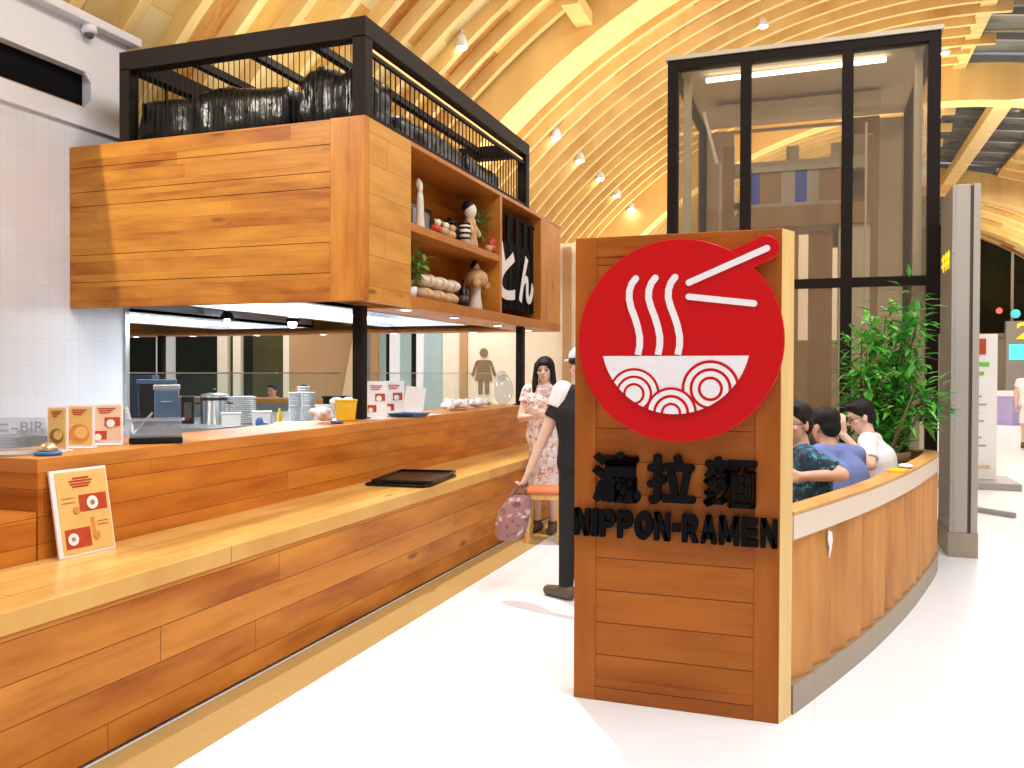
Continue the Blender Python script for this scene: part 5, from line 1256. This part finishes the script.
# ------------------------------------------------------------------ stool, bag, plant
t = thing('wooden_stool', 'pale wooden stool with an orange padded seat by the bench', 'stool', (-2.28, 7.34, 0), math.radians(12), )
obj('seat', G().box(-.17, .17, -.17, .17, .43, .475), M['seat_or'], t, local=True, bevel=.02)
for sx in (-1, 1):
    for sy in (-1, 1): obj('leg', G().bar((sx * .15, sy * .15, 0), (sx * .135, sy * .135, .40), .035, .035), M['stool_w'], t, local=True)
g = G()
for s in (-1, 1): g.box(-.14, .14, s * .14 - .011, s * .14 + .011, .385, .43).box(s * .14 - .011, s * .14 + .011, -.14, .14, .385, .43).box(s * .14 - .009, s * .14 + .009, -.14, .14, .14, .165)
obj('apron_frame', g, M['stool_w'], t, local=True)
hx_, hy_, hz_ = -1.84, 5.41, .735
t = thing('cloth_bag', 'mauve patterned cloth bag hanging from the hand of the person in black', 'bag', (-1.92, 5.42, .36))
g = G()
bc_ = V(-1.905, 5.42, 0)
prof = [(.07, .38, -.01), (.10, .41, -.01), (.115, .47, 0), (.11, .56, .01), (.09, .63, .03), (.06, .69, .05)]
ringp = []
for r, z, sh in prof:
    ringp.append([g.bm.verts.new((bc_.x + sh - (.62 - z) * .12 + r * math.cos(2 * PI * i / 20) * (1 + .06 * math.sin(i * 2.3)), bc_.y + .5 * r * math.sin(2 * PI * i / 20) * (1 + .08 * math.cos(i * 1.9)), z)) for i in range(20)])
for A, B in zip(ringp, ringp[1:]):
    for i in range(20): g.face([A[i], A[(i + 1) % 20], B[(i + 1) % 20], B[i]])
g.face(ringp[0][::-1])
obj('bag_body', g, M['c_bag'], t, smooth=True)
for s in (-1, 1): obj('strap', G().tube([(bc_.x - .02, bc_.y + .02 * s, .67), (bc_.x + .05, bc_.y + .02 * s, .76), (hx_ - .03, hy_ - .035 + .004 * s, .765), (bc_.x + .09, bc_.y + .015 * s, .72), (bc_.x + .06, bc_.y + .02 * s, .66)], .008, 6), M['c_bag'], t)
t = thing('potted_tree', 'tall leafy green potted bamboo at the booth end before the glass tower', 'plant', (.45, 7.28, 0))
obj('pot', G().lathe([(.15, 0), (.20, .30), (.215, .80), (.235, .81), (.235, .90), (.20, .90), (.19, .78), (1e-5, .78)], (.45, 7.28, 0), 24), M['pot_brown'], t, smooth=True)
rr = random.Random(21); lfA, lfB = G(), G()
tips = []
for i in range(13):
    a = rr.uniform(0, 2 * PI); q = rr.uniform(.05, .30); hgt = rr.uniform(1.45, 2.12) - q * .5
    tip = V(.57 + q * math.cos(a) + .02, 7.28 + q * math.sin(a), hgt if i else 2.16); b = V(.45 + .07 * math.cos(a), 7.28 + .07 * math.sin(a), .76)
    mid = b.lerp(tip, .5) + V(.03 * math.cos(a), .03 * math.sin(a), .05)
    st = obj('stem', G().tube([b, b.lerp(mid, .6), mid, mid.lerp(tip, .6), tip], [.012, .010, .009, .006, .003], 6), M['stem'], t)
    for j in range(150):
        u = rr.uniform(.10, 1) ** .95; p = b.lerp(mid, u * 2) if u < .5 else mid.lerp(tip, u * 2 - 1)
        d = V(rr.uniform(-1, 1), rr.uniform(-1, 1), rr.uniform(-.55, .5)).normalized(); tw = rr.uniform(.02, .16); p2 = p + d * tw
        if p2.x > .93 or p2.x < .16 or (p2.y < 7.24 and p2.z < 1.46): continue
        if p2.z < 1.08 and p2.x > .64: continue
        L = rr.uniform(.10, .17); e = (d + V(rr.uniform(-.6, .6), rr.uniform(-.6, .6), rr.uniform(-.35, .45))).normalized()
        leaf(lfA if rr.random() < .6 else lfB, p2, e, L, rr.uniform(.018, .030))
tag(obj('foliage', lfA, M['leaf'], t), kind='stuff'); tag(obj('foliage', lfB, M['leaf2'], t), kind='stuff')

# ------------------------------------------------------------------ light
w = bpy.data.worlds.new('hall_air'); SC.world = w; w.use_nodes = True
w.node_tree.nodes['Background'].inputs[0].default_value = (.97, .98, 1, 1); w.node_tree.nodes['Background'].inputs[1].default_value = .42
def area(name, loc, size, power, color, target=None, sy=None):
    l = bpy.data.lights.new(name, 'AREA'); l.energy = power; l.color = color; l.size = size
    if sy: l.shape = 'RECTANGLE'; l.size_y = sy
    o = link(bpy.data.objects.new(name, l)); o.location = loc
    d = (Vector(target) - Vector(loc)) if target else Vector((0, 0, -1)); o.rotation_euler = d.to_track_quat('-Z', 'Y').to_euler(); return o
def spot(name, loc, target, power, color, deg, blend=.5, r=.05):
    l = bpy.data.lights.new(name, 'SPOT'); l.energy = power; l.color = color; l.spot_size = math.radians(deg); l.spot_blend = blend; l.shadow_soft_size = r
    o = link(bpy.data.objects.new(name, l)); o.location = loc; o.rotation_euler = (Vector(target) - Vector(loc)).to_track_quat('-Z', 'Y').to_euler(); return o
area('hall_fill_light', (2.2, 2.0, 8.2), 5, 1120, (.95, .97, 1), sy=7)  # these overhead hall areas are added fill for exposure, not actual fixtures
area('hall_fill_light', (2.5, 14, 8.4), 3.5, 850, (1, .97, .92), sy=9)
area('hall_fill_light', (4.5, 28, 8.2), 4, 1300, (1, .98, .95), sy=12)
area('vault_fill_light', (-2.4, 13.6, 4.3), 3.5, 200, (1, .93, .78), (-3.4, 13.8, 9), sy=5)  # added upward fills hung in mid-air to brighten the vault
area('vault_fill_light', (0, 24, 4.8), 4, 480, (1, .93, .78), (-1.5, 24, 9), sy=10)
area('vault_fill_light', (-4.6, 7.9, 4.35), 2, 55, (1, .93, .76), (-4.9, 8.7, 9), sy=3)
area('vault_fill_light', (8.5, 41, 4.5), 4, 500, (1, .94, .8), (8.5, 41, 9), sy=9)
spot('aisle_spot', (-2.6, .8, 6.6), (-3.4, 5.7, 2.6), 130, (1, .93, .8), 60)
spot('wall_spot', (-5.937, 1.9, 5.0), (-4.4, 5.7, 2.7), 650, (1, .93, .78), 100, r=.008)
spot('bench_spot', (-3.42, 7.4, 6.4), (-2.7, 5.0, .7), 1500, (1, .97, .92), 80, r=.06)
area('corridor_fill_light', (-6.5, 14.2, 3.4), 1.2, 105, (1, .97, .92), sy=3)  # fills added to brighten the far beige wall and glazing
area('corridor_fill_light', (-11.5, 14.2, 3.4), 2.5, 110, (1, .95, .86), sy=2)
area('kitchen_light', (-4.9, 7.8, 2.04), .2, 110, (.85, .93, 1), sy=3)
SC.view_settings.view_transform = 'Standard'; SC.view_settings.look = 'None'; SC.view_settings.exposure = -.22; SC.view_settings.gamma = 1
SC.view_settings.use_curve_mapping = False
SC.cycles.use_denoising = True
